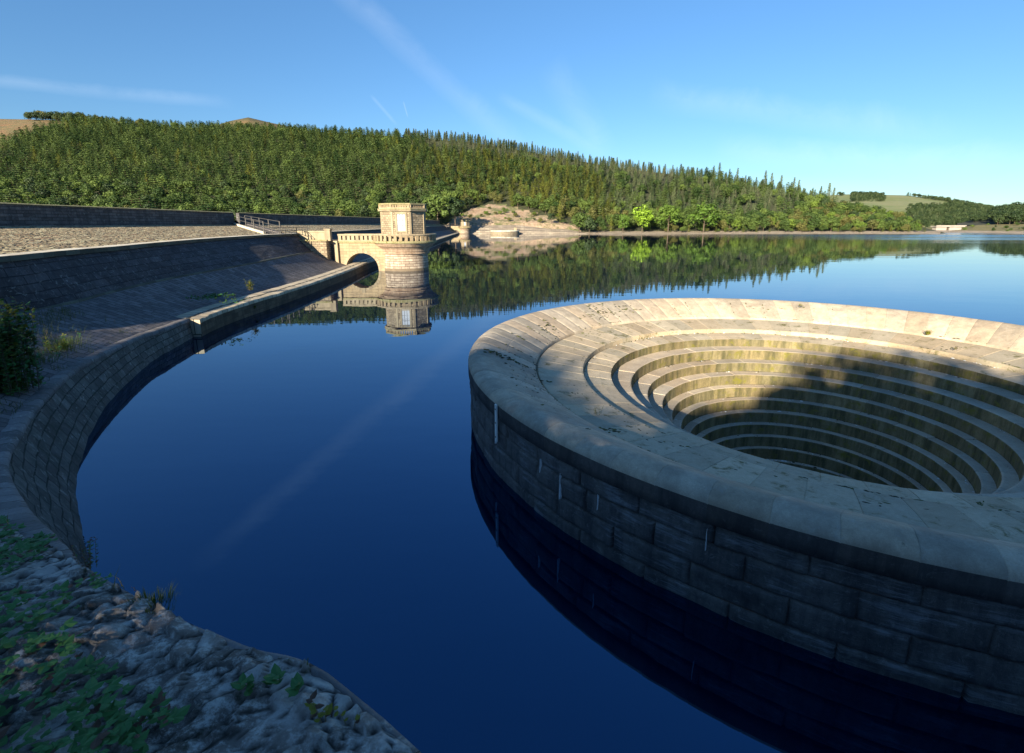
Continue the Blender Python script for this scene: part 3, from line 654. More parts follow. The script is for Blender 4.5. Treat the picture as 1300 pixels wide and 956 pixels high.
# ================================================================== TOWER
TB = {}
def ringgrid(mb, prof, n=72, a0=0, a1=2*PI, m=0, uvs=1):
    s = [0]
    for (r0, z0), (r1, z1) in zip(prof, prof[1:]): s.append(s[-1]+math.hypot(r1-r0, z1-z0))
    mb.grid([[(r*math.cos(lerp(a0, a1, i/n)), r*math.sin(lerp(a0, a1, i/n)), z) for i in range(n+1)] for r, z in prof], uvf=lambda i, j: (3.2*(a1-a0)*i/n, s[j]), m=m)
M['band'] = stone('tower_corbel_banded', (.28,.19,.13), (.45,.36,.26), stain=(.13,.08,.05), stain_amt=.6, bumpd=.02, scale=.9)
M['tide'] = stone('wet_tide_band', (.12,.09,.06), (.2,.16,.11), bumpd=.02)
def make_tower(loc, rz):
    e = empty('valve_tower', loc, rz)
    mb = MB(); ringgrid(mb, [(3.22, -1), (3.22, .34)]); mb.build('waterline_band', M['tide'], e)
    mb = MB(); ringgrid(mb, [(3.21, .34), (3.15, 2.28)]); mb.build('drum', M['drum'], e)
    mb = MB(); ringgrid(mb, [(3.15, 2.27), (3.36, 2.3), (3.4, 2.42), (3.26, 2.5), (3.28, 2.62), (3.42, 2.68), (3.42, 2.8), (3.5, 3.0), (3.7, 3.22), (3.98, 3.4), (3.98, 3.52), (4.14, 3.56), (4.22, 3.7), (4.22, 3.78)])
    mb.build('corbel', M['band'], e, smooth=False)
    bal = MB(); ringgrid(bal, [(4.2, 3.77), (4.48, 3.8), (4.52, 4.02), (4.42, 4.1), (4.12, 4.1), (4.1, 3.95), (2.5, 3.95)]); b0 = bal.build('balcony_base', M['mossy'], e)
    bal = MB(); ringgrid(bal, [(4.14, 4.8), (4.46, 4.8), (4.5, 4.84), (4.5, 4.98), (4.44, 5.03), (4.16, 5.03), (4.12, 4.98), (4.12, 4.84), (4.14, 4.8)]); br = bal.build('balcony_rail', M['quoin'], e)
    N = 38
    mb = MB()
    for k in range(N):
        a = 2*PI*(k+.5)/N; mt = Matrix.Rotation(a, 4, 'Z'); mb.box(4.18, 4.42, -.19, .19, 4.08, 4.82, mat=mt)
    mb.build('balusters', M['ashlar'], b0)
    # octagonal gatehouse: centre -> apothem 2.95
    ap = 2.92; R8 = ap/math.cos(PI/8); cor = [(R8*math.cos(PI/8+k*PI/4), R8*math.sin(PI/8+k*PI/4)) for k in range(8)]
    def octo(mb, rr, z0, z1, cap=True, m=0, k_only=None):
        f = rr/ap
        for k in range(8):
            if k_only is not None and k not in k_only: continue
            (x0, y0), (x1, y1) = cor[k], cor[(k+1) % 8]; x0 *= f; y0 *= f; x1 *= f; y1 *= f; L = math.hypot(x1-x0, y1-y0)
            mb.quad((x0, y0, z0), (x1, y1, z0), (x1, y1, z1), (x0, y0, z1), uvs=[(k*3, z0), (k*3+L, z0), (k*3+L, z1), (k*3, z1)], m=m)
        if cap:
            for z, fl in ((z1, 1), (z0, -1)):
                idx = [mb.v((x*f, y*f, z), (x, y)) for x, y in cor][::fl]; mb.f(*idx, m=m)
    smoothfaces = (5, 3)   # faces fronting the reservoir bank
    mb = MB(); octo(mb, ap, 3.9, 8.08, cap=False)
    mb.build('gatehouse_wall', M['rubblewall'], e)
    mb = MB()   # dressed corner strips
    for k in range(8):
        a = PI/8+k*PI/4; mt = Matrix.Rotation(a, 4, 'Z'); mb.box(R8-.22, R8+.02, -.14, .14, 3.9, 8.06, mat=mt)
    mb.build('quoins', M['quoin'], e)
    mb = MB(); octo(mb, ap+.10, 4.0, 4.55); mb.build('plinth', M['quoin'], e)
    mb = MB(); octo(mb, ap+.06, 7.85, 8.045); mb.build('frieze', M['quoin'], e)
    mb = MB(); octo(mb, ap+.32, 8.05, 8.215); mb.build('string_course', M['quoin'], e)
    mb = MB(); octo(mb, ap+.38, 8.22, 8.36); mb.build('cornice', M['mossy'], e)
    mb = MB()
    octo(mb, ap+.18, 8.36, 8.5); rf = mb.build('roof_parapet', M['quoin'], e)
    mb = MB()
    for k in range(8):
        (x0, y0), (x1, y1) = cor[k], cor[(k+1) % 8]; f = (ap+.12)/ap; am = math.atan2(y0+y1, x0+x1); L = math.hypot(x1-x0, y1-y0)*f
        mt = Matrix.Rotation(am, 4, 'Z')
        for q in range(9): c_ = -L/2+(q+.0)*L/8; w_ = .09 if 0 < q < 8 else .14; mb.box(ap-.05, ap+.14, c_-w_, c_+w_, 8.49, 8.87, mat=mt)
    mb.build('parapet_pillars', M['ashlar'], rf)
    mb = MB()
    for k in range(8):
        (x0, y0), (x1, y1) = cor[k], cor[(k+1) % 8]; fo, fi = (ap+.22)/ap, (ap-.12)/ap
        for z0, z1 in ((8.87, 9.05),):
            a, b, c, dd = (x0*fo, y0*fo), (x1*fo, y1*fo), (x1*fi, y1*fi), (x0*fi, y0*fi)
            mb.quad((*a, z1), (*b, z1), (*c, z1), (*dd, z1)); mb.quad((*a, z0), (*b, z0), (*b, z1), (*a, z1)); mb.quad((*c, z0), (*dd, z0), (*dd, z1), (*c, z1)); mb.quad((*dd, z0), (*c, z0), (*b, z0), (*a, z0))
    mb.build('parapet_coping', M['mossy'], rf)
    # window/door in the -Y face (k=5 has outward normal at 270deg)
    for am, nm in ((-PI/2, 'window'), (PI/2, 'window')):
        mt = Matrix.Rotation(am, 4, 'Z')
        mb = MB(); mb.box(ap, ap+.10, -.78, -.53, 4.6, 7.8, mat=mt); mb.box(ap, ap+.10, .53, .78, 4.6, 7.8, mat=mt); mb.box(ap, ap+.12, -.78, .78, 7.62, 7.84, mat=mt); mb.box(ap, ap+.14, -.78, .78, 5.22, 5.42, mat=mt)
        wf = mb.build(nm, M['quoin'], e)
        mb = MB(); mb.box(ap+.004, ap+.03, -.53, .53, 5.42, 7.62, mat=mt); mb.build('shutter', M['glass'], wf)
        mb = MB()
        for q in (-.18, .18): mb.box(ap+.03, ap+.05, q-.018, q+.018, 5.42, 7.62, mat=mt)
        for q in (6.1, 6.85): mb.box(ap+.03, ap+.048, -.53, .53, q-.018, q+.018, mat=mt)
        mb.build('glazing_bar', M['timber'], wf)
    return e
t1 = make_tower((-15.2, 71.0, 0), R(5.5))
tag(t1, 'round sandstone valve tower with eight-sided top house, balcony and white window, nearest the camera', 'tower')

def make_bridge(loc, rz):
    e = empty('arched_bridge', loc, rz)   # local: tower at origin, runs to -X
    x0, x1, cxx, r, cz = -8.75, -2.2, -5.65, 2.28, .15; yf, yb = -2.0, .4
    xs = sorted(set([x0, x1, cxx-r, cxx+r]+[cxx-r*math.cos(PI*k/32) for k in range(33)]+[x0+.5*k for k in range(14) if not (cxx-r < x0+.5*k < cxx+r) and x0+.5*k < x1]))
    mb = MB(); zt = 3.8
    def zb(x, side=0):
        dx = abs(x-cxx); return cz+math.sqrt(max(0, r*r-dx*dx)) if dx < r-1e-6 else cz
    for a, b in zip(xs, xs[1:]):
        mid = (a+b)/2; inside = abs(mid-cxx) < r
        za, zb_ = (zb(a), zb(b)) if inside else (-1, -1)
        mb.quad((a, yf, za), (b, yf, zb_), (b, yf, zt), (a, yf, zt), uvs=[(a, za), (b, zb_), (b, zt), (a, zt)])
        mb.quad((b, yb, zb_), (a, yb, za), (a, yb, zt), (b, yb, zt), uvs=[(a, za), (b, zb_), (b, zt), (a, zt)])
        if inside: mb.quad((a, yf, za), (a, yb, za), (b, yb, zb_), (b, yf, zb_), uvs=[(0, a), (2.4, a), (2.4, b), (0, b)])
    for x in (cxx-r, cxx+r): mb.quad((x, yf, -1), (x, yb, -1), (x, yb, cz), (x, yf, cz), uvs=[(0,0),(2.4,0),(2.4,1),(0,1)])
    mb.quad((x0, yb, -1), (x0, yf, -1), (x0, yf, zt), (x0, yb, zt), uvs=[(0,0),(2.4,0),(2.4,4),(0,4)])
    mb.build('arch_wall', M['ashlar'], e)
    mb = MB()   # arch ring + keystone, proud of the wall
    for k in range(18):
        a0, a1 = PI*k/18+.012, PI*(k+1)/18-.012; ro = r+.38; P_ = [(cxx+q*math.cos(a), cz+q*math.sin(a)) for q, a in ((r, a0), (ro, a0), (ro, a1), (r, a1))]
        for y, s_ in ((yf-.03, 1),):
            mb.quad(*[(x, y, z) for x, z in P_][::-1]); 
            for i in range(4):
                (xa, za), (xb, zb2) = P_[i], P_[(i+1) % 4]; mb.quad((xa, y, za), (xb, y, zb2), (xb, yf+.01, zb2), (xa, yf+.01, za))
    mb.box(cxx-.24, cxx+.24, yf-.09, yf+.02, cz+r-.02, cz+r+.62); mb.build('arch_ring', M['quoin'], e)
    mb = MB(); mb.box(x0-.1, x1, yf-.14, yb+.14, 3.8, 4.02); mb.build('deck', M['mossy'], e)
    for y in (yf-.02, yb-.26):
        mb = MB(); mb.box(x0, x1-.6, y, y+.28, 4.02, 4.2)
        n = 9
        for k in range(n+1):
            c = lerp(x0+.25, x1-.9, k/n); mb.box(c-.2, c+.2, y+.02, y+.26, 4.2, 4.78)
        mb.box(x0, x1-.5, y-.03, y+.31, 4.78, 5.0); mb.build('parapet', M['quoin'], e)
    mb = MB(); mb.box(x0-.55, x0+.0, yf-.35, yf+.2, -1, 4.1); mb.build('pilaster', M['quoin'], e)
    return e
br1 = make_bridge((-15.2, 71.0, 0), 0); tag(br1, 'single arch stone footbridge joining the nearest valve tower to the dam', 'bridge')
# abutment platform
ab = empty('bridge_abutment', (-27, 68, 0)); tag(ab, 'sunlit stone abutment platform with pillar at the dam end of the footbridge', 'abutment')
def shift(mb, off):
    mb.V = [tuple(Vector(v)-off) for v in mb.V]; return mb
ao = Vector(ab.location)
mb = MB(); mb.box(-29.6, -25.0, 67.4, 74, .2, 4.1); shift(mb, ao).build('platform', M['rubblewall'], ab)
mb = MB(); mb.box(-29.8, -24.85, 67.25, 67.7, 4.1, 4.28); shift(mb, ao).build('string_course', M['mossy'], ab)
mb = MB(); mb.box(-29.3, -25.6, 68.7, 69.0, 4.1, 5.25); mb.box(-29.4, -25.5, 68.62, 69.08, 5.25, 5.42); shift(mb, ao).build('parapet', M['quoin'], ab)
mb = MB(); mb.box(-25.5, -24.75, 68.4, 69.15, 4.1, 5.55); mb.box(-25.58, -24.67, 68.32, 69.23, 5.55, 5.7); shift(mb, ao).build('pillar', M['quoin'], ab)

index_kids(t1); index_kids(br1)
t2 = copy_tree(t1); t2.location = (-30.9, 329, 0); t2.rotation_euler = (0, 0, R(8)); tag(t2, 'small far valve tower at the distant end of the dam beside the pale bank', 'tower')
b2 = copy_tree(br1); b2.location = (-30.9, 329, 0); b2.rotation_euler = (0, 0, R(0)); tag(b2, 'tiny far arched footbridge beside the distant valve tower', 'bridge')
# second bellmouth far away
fb = empty('bellmouth_spillway', (-4.6, 325, 0)); tag(fb, 'far low round stone spillway near the distant shore at the dam end', 'spillway')
mb = MB(); n = 64
mb.grid([[pol(r, 2*PI*i/n, z) for i in range(n+1)] for r, z in ((9.3, -1), (9.3, 1.7))], uvf=lambda i, j: (i*.9, j*2.7)); mb.build('outer_wall', M['rubblewall'], fb)
mb = MB(); mb.grid([[pol(r, 2*PI*i/n, z) for i in range(n+1)] for r, z in ((9.3, 1.7), (9.4, 1.75), (9.4, 2.1), (9.1, 2.2), (7.2, 1.6), (6, 1.2), (5, .6), (3, -.2), (.01, -.3))], uvf=lambda i, j: (i*.9, j*.4)); mb.build('coping_ring', M['coping'], fb)
mb = MB(); mb.box(-.9, .9, -.9, .9, 1.2, 3.4); mb.box(-1.1, 1.1, -1.1, 1.1, 3.4, 3.7)
o = mb.build('gauge_house', M['quoin']); o.location = (2.2, 334, .2); tag(o, 'tiny pale stone hut behind the far round spillway', 'hut')

# ================================================================== FAR HILLS (terrain sheets)
RID = [(-200,150),(0,151),(60,152),(110,154),(180,160),(300,164),(400,167),(500,173),(560,178),(600,181),(650,189),(700,198),(750,207),(800,215),(850,221),(900,227),(950,236),(1000,247),(1040,258),(1070,266),(1110,274),(1150,283),(1180,291),(1200,296)]
YR = [(-200,690),(0,660),(500,620),(700,600),(900,560),(1040,470),(1100,425),(1200,380)]
YB = [(-200,240),(0,280),(300,300),(560,332),(600,346),(700,346),(760,338),(1100,342),(1200,348)]
ZB = [(-200,6),(560,6.5),(600,7),(700,6.5),(760,.6),(1200,.6)]
def hill_pt(px, v):
    Yb, Yr = interp(YB, px), interp(YR, px); zb = interp(ZB, px)
    zr = at(px, interp(RID, px), Yr).z
    Y = lerp(Yb, Yr, v); prof = .82*v+.18*v*v*(3-2*v)
    z = lerp(zb, zr, prof)
    X = at(px, lerp(285, interp(RID, px), v), Y).x
    z += 4.5*math.sin(PI*v)*nz(X*.008, Y*.008, 2)+1.5*sstep(0, .15, v)*(1-sstep(.85, 1, v))*nz(X*.03, Y*.03)
    return Vector((X, Y, z))
pxs = [-200+5*k for k in range(281)]
mb = MB(); rows = [[hill_pt(p, j/40) for p in pxs] for j in range(41)]
bk = [Vector((q.x*1.25, q.y*1.3, q.z*.93)) for q in rows[-1]]; bk2 = [Vector((q.x*2.2, q.y*2.2, -5)) for q in rows[-1]]
fr = [Vector((hill_pt(p, 0).x, hill_pt(p, 0).y-8, -2)) for p in pxs]
mb.grid([fr]+rows+[bk, bk2], uvf=lambda i, j: (i, j))
def hillregion(px, v):
    if px < 125 and v > .48+max(px, -60)*.0042: return 1       # moor
    if 568 < px < 740 and v < interp([(568,.01),(590,.1),(625,.2),(660,.15),(700,.07),(735,.03)], px): return 2
    return 0
mi = []
n = len(pxs)
for j in range(len(rows)+2):
    for i in range(n-1):
        r_ = 0
        if 1 <= j <= 41: r_ = 0
        mi.append(r_)
hs_o = mb.build('hillside', None, smooth=True); tag(hs_o, kind='structure')
def hillmix():
    t = NT('hillside_ground'); tc = t.n('ShaderNodeTexCoord'); ob = tc.outputs['Object']
    a = t.noise(ob, .02, 6, .65); b = t.noise(ob, .35, 6, .75); d = t.noise(ob, .09, 6, .75)
    vc = t.n('ShaderNodeVertexColor', layer_name='cover'); sp = t.n('ShaderNodeSeparateColor'); t.l(vc.outputs[0], sp.inputs[0])
    base = t.ramp(a, [(.3, (.025,.035,.012)), (.6, (.05,.055,.02))])
    moor = t.ramp(d, [(.3, (.20,.10,.045)), (.5, (.17,.12,.05)), (.65, (.09,.11,.04))])
    earth = t.ramp(d, [(.33, (.30,.19,.12)), (.46, (.38,.28,.19)), (.54, (.2,.17,.09)), (.62, (.1,.13,.04))])
    def w(sock): return t.ramp(t.math('ADD', sock, t.math('MULTIPLY', t.math('SUBTRACT', d, .5), 1.6)), [(.42, 0), (.56, 1)])
    c = t.mix(w(sp.outputs[0]), base, moor); c = t.mix(w(sp.outputs[1]), c, earth)
    c = t.mix(.6, c, t.ramp(b, [(.3, .28), (.7, .72)]), 'OVERLAY')
    t.l(c, t.b.inputs['Base Color']); t.b.inputs['Roughness'].default_value = .95
    t.l(t.bump(b, .8, 2), t.b.inputs['Normal']); return t.m
hs_o.data.materials.clear(); hs_o.data.materials.append(hillmix())
cat_ = hs_o.data.color_attributes.new('cover', 'FLOAT_COLOR', 'POINT'); cv = []
for j in range(len(rows)+3):
    for i in range(n):
        r_ = hillregion(pxs[i], min(1, max(0, (j-1)/40))) if j <= 41 else (1 if pxs[i] < 140 else 0)
        cv += [float(r_ == 1), float(r_ == 2), 0, 1]
cat_.data.foreach_set('color', cv[:4*len(hs_o.data.vertices)])

def sheet(name, tab, matr, kind='structure', base=None, j=14, bump=2.5, step=10, zb=0):
    """tab rows: px, skyline y, ridge distance, base distance"""
    p0, p1 = tab[0][0], tab[-1][0]; ps = [lerp(p0, p1, k/60) for k in range(61)]
    rows = []
    for q in range(j+1):
        v = q/j; row = []
        for p in ps:
            sky = interp([(a[0], a[1]) for a in tab], p); Yr = interp([(a[0], a[2]) for a in tab], p); Yb = interp([(a[0], a[3]) for a in tab], p)
            top = at(p, sky, Yr); Y = lerp(Yb, Yr, v); X = at(p, lerp(285, sky, v), Y).x; z = lerp(zb, top.z, v)
            row.append(Vector((X, Y, z+bump*math.sin(PI*v)*nz(X*.005, Y*.005, 5))))
        rows.append(row)
    rows.append([Vector((r.x*1.3, r.y*1.35, -20)) for r in rows[-1]])
    mb = MB(); mb.grid(rows); o = mb.build(name, matr, smooth=True); tag(o, kind=kind)
    def f(p, v):
        sky = interp([(a[0], a[1]) for a in tab], p); Yr = interp([(a[0], a[2]) for a in tab], p); Yb = interp([(a[0], a[3]) for a in tab], p)
        top = at(p, sky, Yr); Y = lerp(Yb, Yr, v); X = at(p, lerp(285, sky, v), Y).x; z = lerp(zb, top.z, v)
        return Vector((X, Y, z+bump*math.sin(PI*v)*nz(X*.005, Y*.005, 5)))
    return f
fpast = sheet('pasture_hill', [(985,258,1500,700),(1050,248,1500,700),(1080,246.5,1500,700),(1150,248,1500,700),(1200,254,1400,700),(1260,266,1250,650),(1320,277,1150,620),(1400,282,1100,600)], M['meadow'], j=20)
fknoll = sheet('moor_summit', [(240,170,1300,800),(290,154,1300,800),(315,149,1300,800),(345,156,1300,800),(420,172,1300,800)], M['moor'], bump=0)
fright = sheet('wooded_hill', [(1215,284,620,480),(1250,276,620,470),(1275,270,620,460),(1300,267,620,450),(1420,262,620,430),(1560,262,620,400)], M['forestfloor'], zb=5)
fbank = sheet('grassy_shore', [(1150,290,520,410),(1205,288,520,400),(1240,284.5,500,372),(1300,283,480,350),(1420,280,470,330),(1600,278,460,300)], M['roughgrass'], zb=.3, bump=1.2)
# right shore gravel edge
mb = MB(); ps = [1176+6*k for k in range(76)]
mb.grid([[at(p, 285, interp([(1176, 404), (1240, 371), (1300, 349), (1420, 329), (1640, 296)], p)-d_+3*nz(p*.05, 1)) * 1 for p in ps] for d_ in (9, 2, -6)])
mb.V = [(x, y, {0: -.3, 1: .55, 2: 1.4}[k//len(ps)]) for k, (x, y, z) in enumerate(mb.V)]
tag(mb.build('shore_gravel', M['shore']), kind='structure')
# shore beach + revetment on the near-left far shore
mb = MB(); ps = [700+8*k for k in range(63)]
mb.grid([[at(p, 285, interp(YB, p)-d_+2.0*nz(p*.03, 3)) for p in ps] for d_ in (17, 7, -3)])
mb.V = [(x, y, {0: -.4, 1: .8+.5*nz(x*.05, 2), 2: 1.6}[k//len(ps)]) for k, (x, y, z) in enumerate(mb.V)]
tag(mb.build('shore_beach', M['shore']), kind='structure')
mb = MB(); ps = [548+6*k for k in range(34)]
def rv(p, a): return at(p, 285, interp(YB, p)-a)
RV = ((14, -.5), (12.5, 1.6), (12.3, 2.0), (8, 2.3), (6, 3.6), (5.6, 4.0), (3.0, 4.5), (.5, 5.9), (-1, 6.6))
mb.grid([[Vector((rv(p, a).x, rv(p, a).y, z*interp([(548,1),(660,1),(720,.55),(746,.15)], p) if z > 0 else z)) for p in ps] for a, z in RV], uvf=lambda i, j: (i*3.2, j*1.2))
tag(mb.build('stone_revetment', M['revet']), 'pale stepped stone revetment along the far shore at the end of the dam', 'revetment')

# viaduct with dark pier gap
vd = empty('viaduct', tuple(at(1202, 285, 430).xy)+(0,)); tag(vd, 'pale sunlit viaduct of two spans at the far right shore', 'viaduct')
xa, xb, xm = at(1187, 285, 430).x-vd.location.x, at(1219, 285, 430).x-vd.location.x, at(1202, 285, 430).x-vd.location.x
mb = MB(); mb.box(xa, xm-1.2, -2, 2, -1, 3.9); mb.box(xm+1.2, xb, -2, 2, -1, 3.9); mb.build('wall', M['conc'], vd)
mb = MB(); mb.box(xa-1, xb+2, -3, 3, 3.9, 4.6); mb.build('deck', M['conc'], vd)
mb = MB(); mb.box(xm-.6, xm+.6, -1.5, 2.5, -1, 3.9); mb.build('pier', M['chanwall'], vd)
mb = MB(); mb.box(xa-1, xb+3, -3.1, -2.8, 4.6, 5.2); mb.build('parapet', M['conc'], vd)

# ================================================================== TREES
def crown_mesh(name, kind, mat, n=420, seed=0, size=.8):
    """unit tree ~ height 1 (z 0..1); scaled on placement"""
    rnd = random.Random(seed); V = []; F = []
    def leaf(c, nrm, s):
        nrm = (nrm+Vector((rnd.gauss(0, .3), rnd.gauss(0, .3), rnd.gauss(0, .25)))).normalized()
        a = nrm.orthogonal().normalized(); a.rotate(Matrix.Rotation(rnd.random()*6.28, 3, nrm)); b = nrm.cross(a)
        k = len(V); q = rnd.uniform(.6, 1.2)
        for i, (x, y) in enumerate(((-1, -.3), (.1, -.9), (1, .1), (.3, .8), (-.7, .7))): V.append(c+a*x*s*q+b*y*s*q)
        F.append((k, k+1, k+2, k+3, k+4))
    if kind in ('spruce', 'larch', 'pine'):
        z0, rb = {'spruce': (.05, .29), 'larch': (.06, .29), 'pine': (.1, .34)}[kind]
        lay = {'spruce': 15, 'larch': 13, 'pine': 9}[kind]
        for L in range(lay):
            f = L/(lay-1); z = lerp(z0, .97, f)
            rr = rb*((1-f)**(.85 if kind != 'pine' else .5)*(.95 if kind != 'pine' else 1))+.012
            if kind == 'pine': rr *= .6+.4*math.sin(min(1, f*2.2+.35)*PI/2)
            nb = max(3, int((10 if kind == 'spruce' else 8)*(1-f)+3)); ph = rnd.random()*6
            for b_ in range(nb):
                a = ph+2*PI*b_/nb+rnd.gauss(0, .2); ln = rr*rnd.uniform(.7, 1.15)
                m_ = max(2, int(n/(lay*nb)*1.0)+1)
                for q in range(m_):
                    t_ = (q+.7)/m_; r_ = ln*t_; droop = -.10*r_ if kind != 'pine' else .08*r_
                    c = Vector((r_*math.cos(a), r_*math.sin(a), z+droop-.03*t_*(kind == 'spruce')+rnd.gauss(0, .008)))
                    c += Vector((rnd.gauss(0, .013), rnd.gauss(0, .013), 0))
                    leaf(c, Vector((math.cos(a)*.7, math.sin(a)*.7, .75)), .0215*size*(1.25-.5*t_)*(1.25 if kind == 'pine' else 1))
    else:
        cl = []
        for k in range(rnd.randint(11, 15)):
            a = rnd.random()*2*PI; z = rnd.uniform(.3, .82); rmax = .34*math.sqrt(max(.05, 1-((z-.52)/.42)**2)); r_ = rmax*rnd.uniform(.3, .85)
            cl.append((Vector((r_*math.cos(a), r_*math.sin(a), z)), rnd.uniform(.11, .19)))
        cl.append((Vector((0, 0, .55)), .27)); cl.append((Vector((.02, 0, .8)), .16))
        for k in range(n):
            c0, r_ = cl[rnd.randrange(len(cl))]
            d = Vector((rnd.gauss(0, 1), rnd.gauss(0, 1), rnd.gauss(.25, .9))).normalized()
            leaf(c0+d*r_*rnd.uniform(.75, 1.05), d, .032*size)
    me = bpy.data.meshes.new(name); me.from_pydata([tuple(v) for v in V], [], F); me.materials.append(mat); me.update(); return me
def trunk_mesh(name, kind, seed=0):
    rnd = random.Random(seed); mb = MB()
    top = {'spruce': .93, 'larch': .9, 'pine': .85}.get(kind, .6)
    mb.tube([(0, 0, -.06), (.004, 0, .25), (-.004, .004, .55*top+.1), (0, 0, top)], .017, .003, n=6)
    for k in range(7):
        a = rnd.random()*6.28; z = rnd.uniform(.25, .65)*(1 if kind not in ('spruce',) else 1.2); ln = .2 if kind == 'broadleaf' else .11
        mb.tube([(0, 0, z-.04), (ln*.5*math.cos(a), ln*.5*math.sin(a), z+.02), (ln*math.cos(a), ln*math.sin(a), z+(.1 if kind == 'broadleaf' else .01))], .006, .002, n=4)
    me = bpy.data.meshes.new(name); me.from_pydata(mb.V, [], mb.F); me.materials.append(M['bark']); me.update(); return me
LM = {
 'pine': leafmat('pine_needles', (.036,.075,.022), (.15,.21,.06), trans=.3),
 'spruce': leafmat('spruce_needles', (.045,.075,.03), (.12,.155,.07), trans=.1),
 'greyspruce': leafmat('grey_young_spruce', (.10,.12,.065), (.17,.19,.105), trans=.1),
 'larch': leafmat('larch_needles', (.07,.10,.02), (.18,.20,.035), trans=.3),
 'broadleaf': leafmat('broadleaf_mid', (.035,.07,.018), (.13,.19,.042), trans=.3),
 'bright': leafmat('broadleaf_bright', (.075,.14,.02), (.15,.22,.035), trans=.2),
 'vivid': leafmat('broadleaf_vivid', (.16,.28,.02), (.22,.34,.03), trans=.2),
 'brown': leafmat('broadleaf_turning', (.085,.10,.028), (.15,.15,.045), trans=.25),
 'dark': leafmat('broadleaf_dark', (.02,.04,.014), (.055,.085,.03), trans=.08),
}
KIND = {'pine': 'pine', 'spruce': 'spruce', 'greyspruce': 'spruce', 'larch': 'larch'}
CR = {}; TRK = {}
for k in LM:
    g_ = KIND.get(k, 'broadleaf')
    CR[k] = [crown_mesh(k+'_crown', g_, LM[k], n={'broadleaf': 800}.get(g_, 620), seed=s_*11+len(k), size=1.0) for s_ in range(3)]
    if g_ not in TRK: TRK[g_] = trunk_mesh(g_+'_trunk', g_, 3)
def tree(name, k, p, h, w=1.0, label=None, group=None, var=None, cat='tree'):
    e = empty(name, p, random.random()*6.28); e.scale = (h*w, h*w, h)
    c = bpy.data.objects.new('crown', CR[k][random.randrange(3) if var is None else var]); COL.objects.link(c); c.parent = e
    t = bpy.data.objects.new('trunk', TRK[KIND.get(k, 'broadleaf')]); COL.objects.link(t); t.parent = e
    tag(e, label, cat, group); return e
def zone(px, v, p):
    """which kind grows here"""
    r = random.random(); j = 25*nz(p.x*.02, p.y*.02, 9)+random.gauss(0, 14)
    x = px+j
    if x < 520:
        if v < .22+.1*nz(p.x*.01, p.y*.01): return 'broadleaf' if r < .6 else ('brown' if r < .63 else ('dark' if r < .75 else 'pine'))
        return 'pine' if r < .88 else ('broadleaf' if r < .94 else 'larch')
    if v > .93 and x < 720: return 'spruce'
    if v > .74+.06*nz(p.x*.02, 1) and x < 900: return 'greyspruce' if r < .8 else 'spruce'
    if x < 590:
        if v < .3: return 'broadleaf' if r < .5 else ('dark' if r < .75 else 'larch')
        return 'pine' if r < .6 else 'larch'
    if x < 765:
        if v < .2: return 'brown' if r < .3 else ('broadleaf' if r < .7 else 'larch')
        return 'larch' if r < .72 else ('pine' if r < .9 else 'broadleaf')
    if x < 1010:
        if v < .16: return 'bright' if r < .2 else ('broadleaf' if r < .85 else 'brown')
        return 'spruce' if r < .4 else ('greyspruce' if r < .62 else ('pine' if r < .84 else 'broadleaf'))
    if x < 1045: return ('spruce' if v > .5 and r < .7 else ('brown' if r < .35 else 'broadleaf'))
    return 'brown' if r < .28 else ('broadleaf' if r < .75 else ('dark' if r < .9 else 'bright'))
HT = {'pine': (8.5, 13), 'spruce': (7.5, 12), 'greyspruce': (6, 8.5), 'larch': (9, 13.5), 'broadleaf': (7, 11.5), 'bright': (7.5, 11), 'brown': (7, 10.5), 'dark': (7, 11)}
WD = {'pine': 1.45, 'spruce': 1.35, 'greyspruce': 1.3, 'larch': 1.45, 'broadleaf': 1.2, 'bright': 1.2, 'brown': 1.2, 'dark': 1.2}
pts = []
rng = random.Random(5)
cells = {}
tries = 0
while tries < 80000:
    tries += 1
    px = rng.uniform(-190, 1186); v = rng.random()
    Yw = lerp(interp(YB, px), interp(YR, px), v)
    if rng.random() > (Yw/690)*((interp(YR, px)-interp(YB, px))/420): continue
    if hillregion(px, v): continue
    p = hill_pt(px, v)
    # keep a patchy spacing
    sp = rng.uniform(4.6, 7.4)
    key = (int(p.x//7.5), int(p.y//7.5))
    if any((q.xy-p.xy).length < sp for dx in (-1, 0, 1) for dy in (-1, 0, 1) for q in cells.get((key[0]+dx, key[1]+dy), [])): continue
    if px < 300 and v > .55 and nz(p.x*.02, p.y*.02, 8) > .55: continue
    cells.setdefault(key, []).append(p)
    k = zone(px, v, p); lo, hi = HT[k]; h = rng.uniform(lo, hi)
    if v > .9 and px < 520: h *= .75
    if px > 1040: h *= interp([(1040, 1), (1185, .75)], px)
    if px > 1168: continue
    if k == 'spruce' and v > .9 and 515 < px < 720: h = rng.uniform(9, 17)**1*(.55+.6*abs(nz(p.x*.05, 4)))*1.15
    if 860 < px < 1060 and v > .85: k = 'spruce' if rng.random() < .55 else 'pine'; h = rng.uniform(6, 13)
    pts.append((k, p, h, rng.uniform(.85, 1.2)*WD[k], px, v))
for q in range(300):
    px = rng.uniform(515, 1040); p = hill_pt(px, rng.uniform(.93, 1.0)); pts.append(('spruce' if px > 700 or rng.random() < .7 else 'greyspruce', p, rng.uniform(6, 11.5), rng.uniform(1.2, 1.6), px, .96))
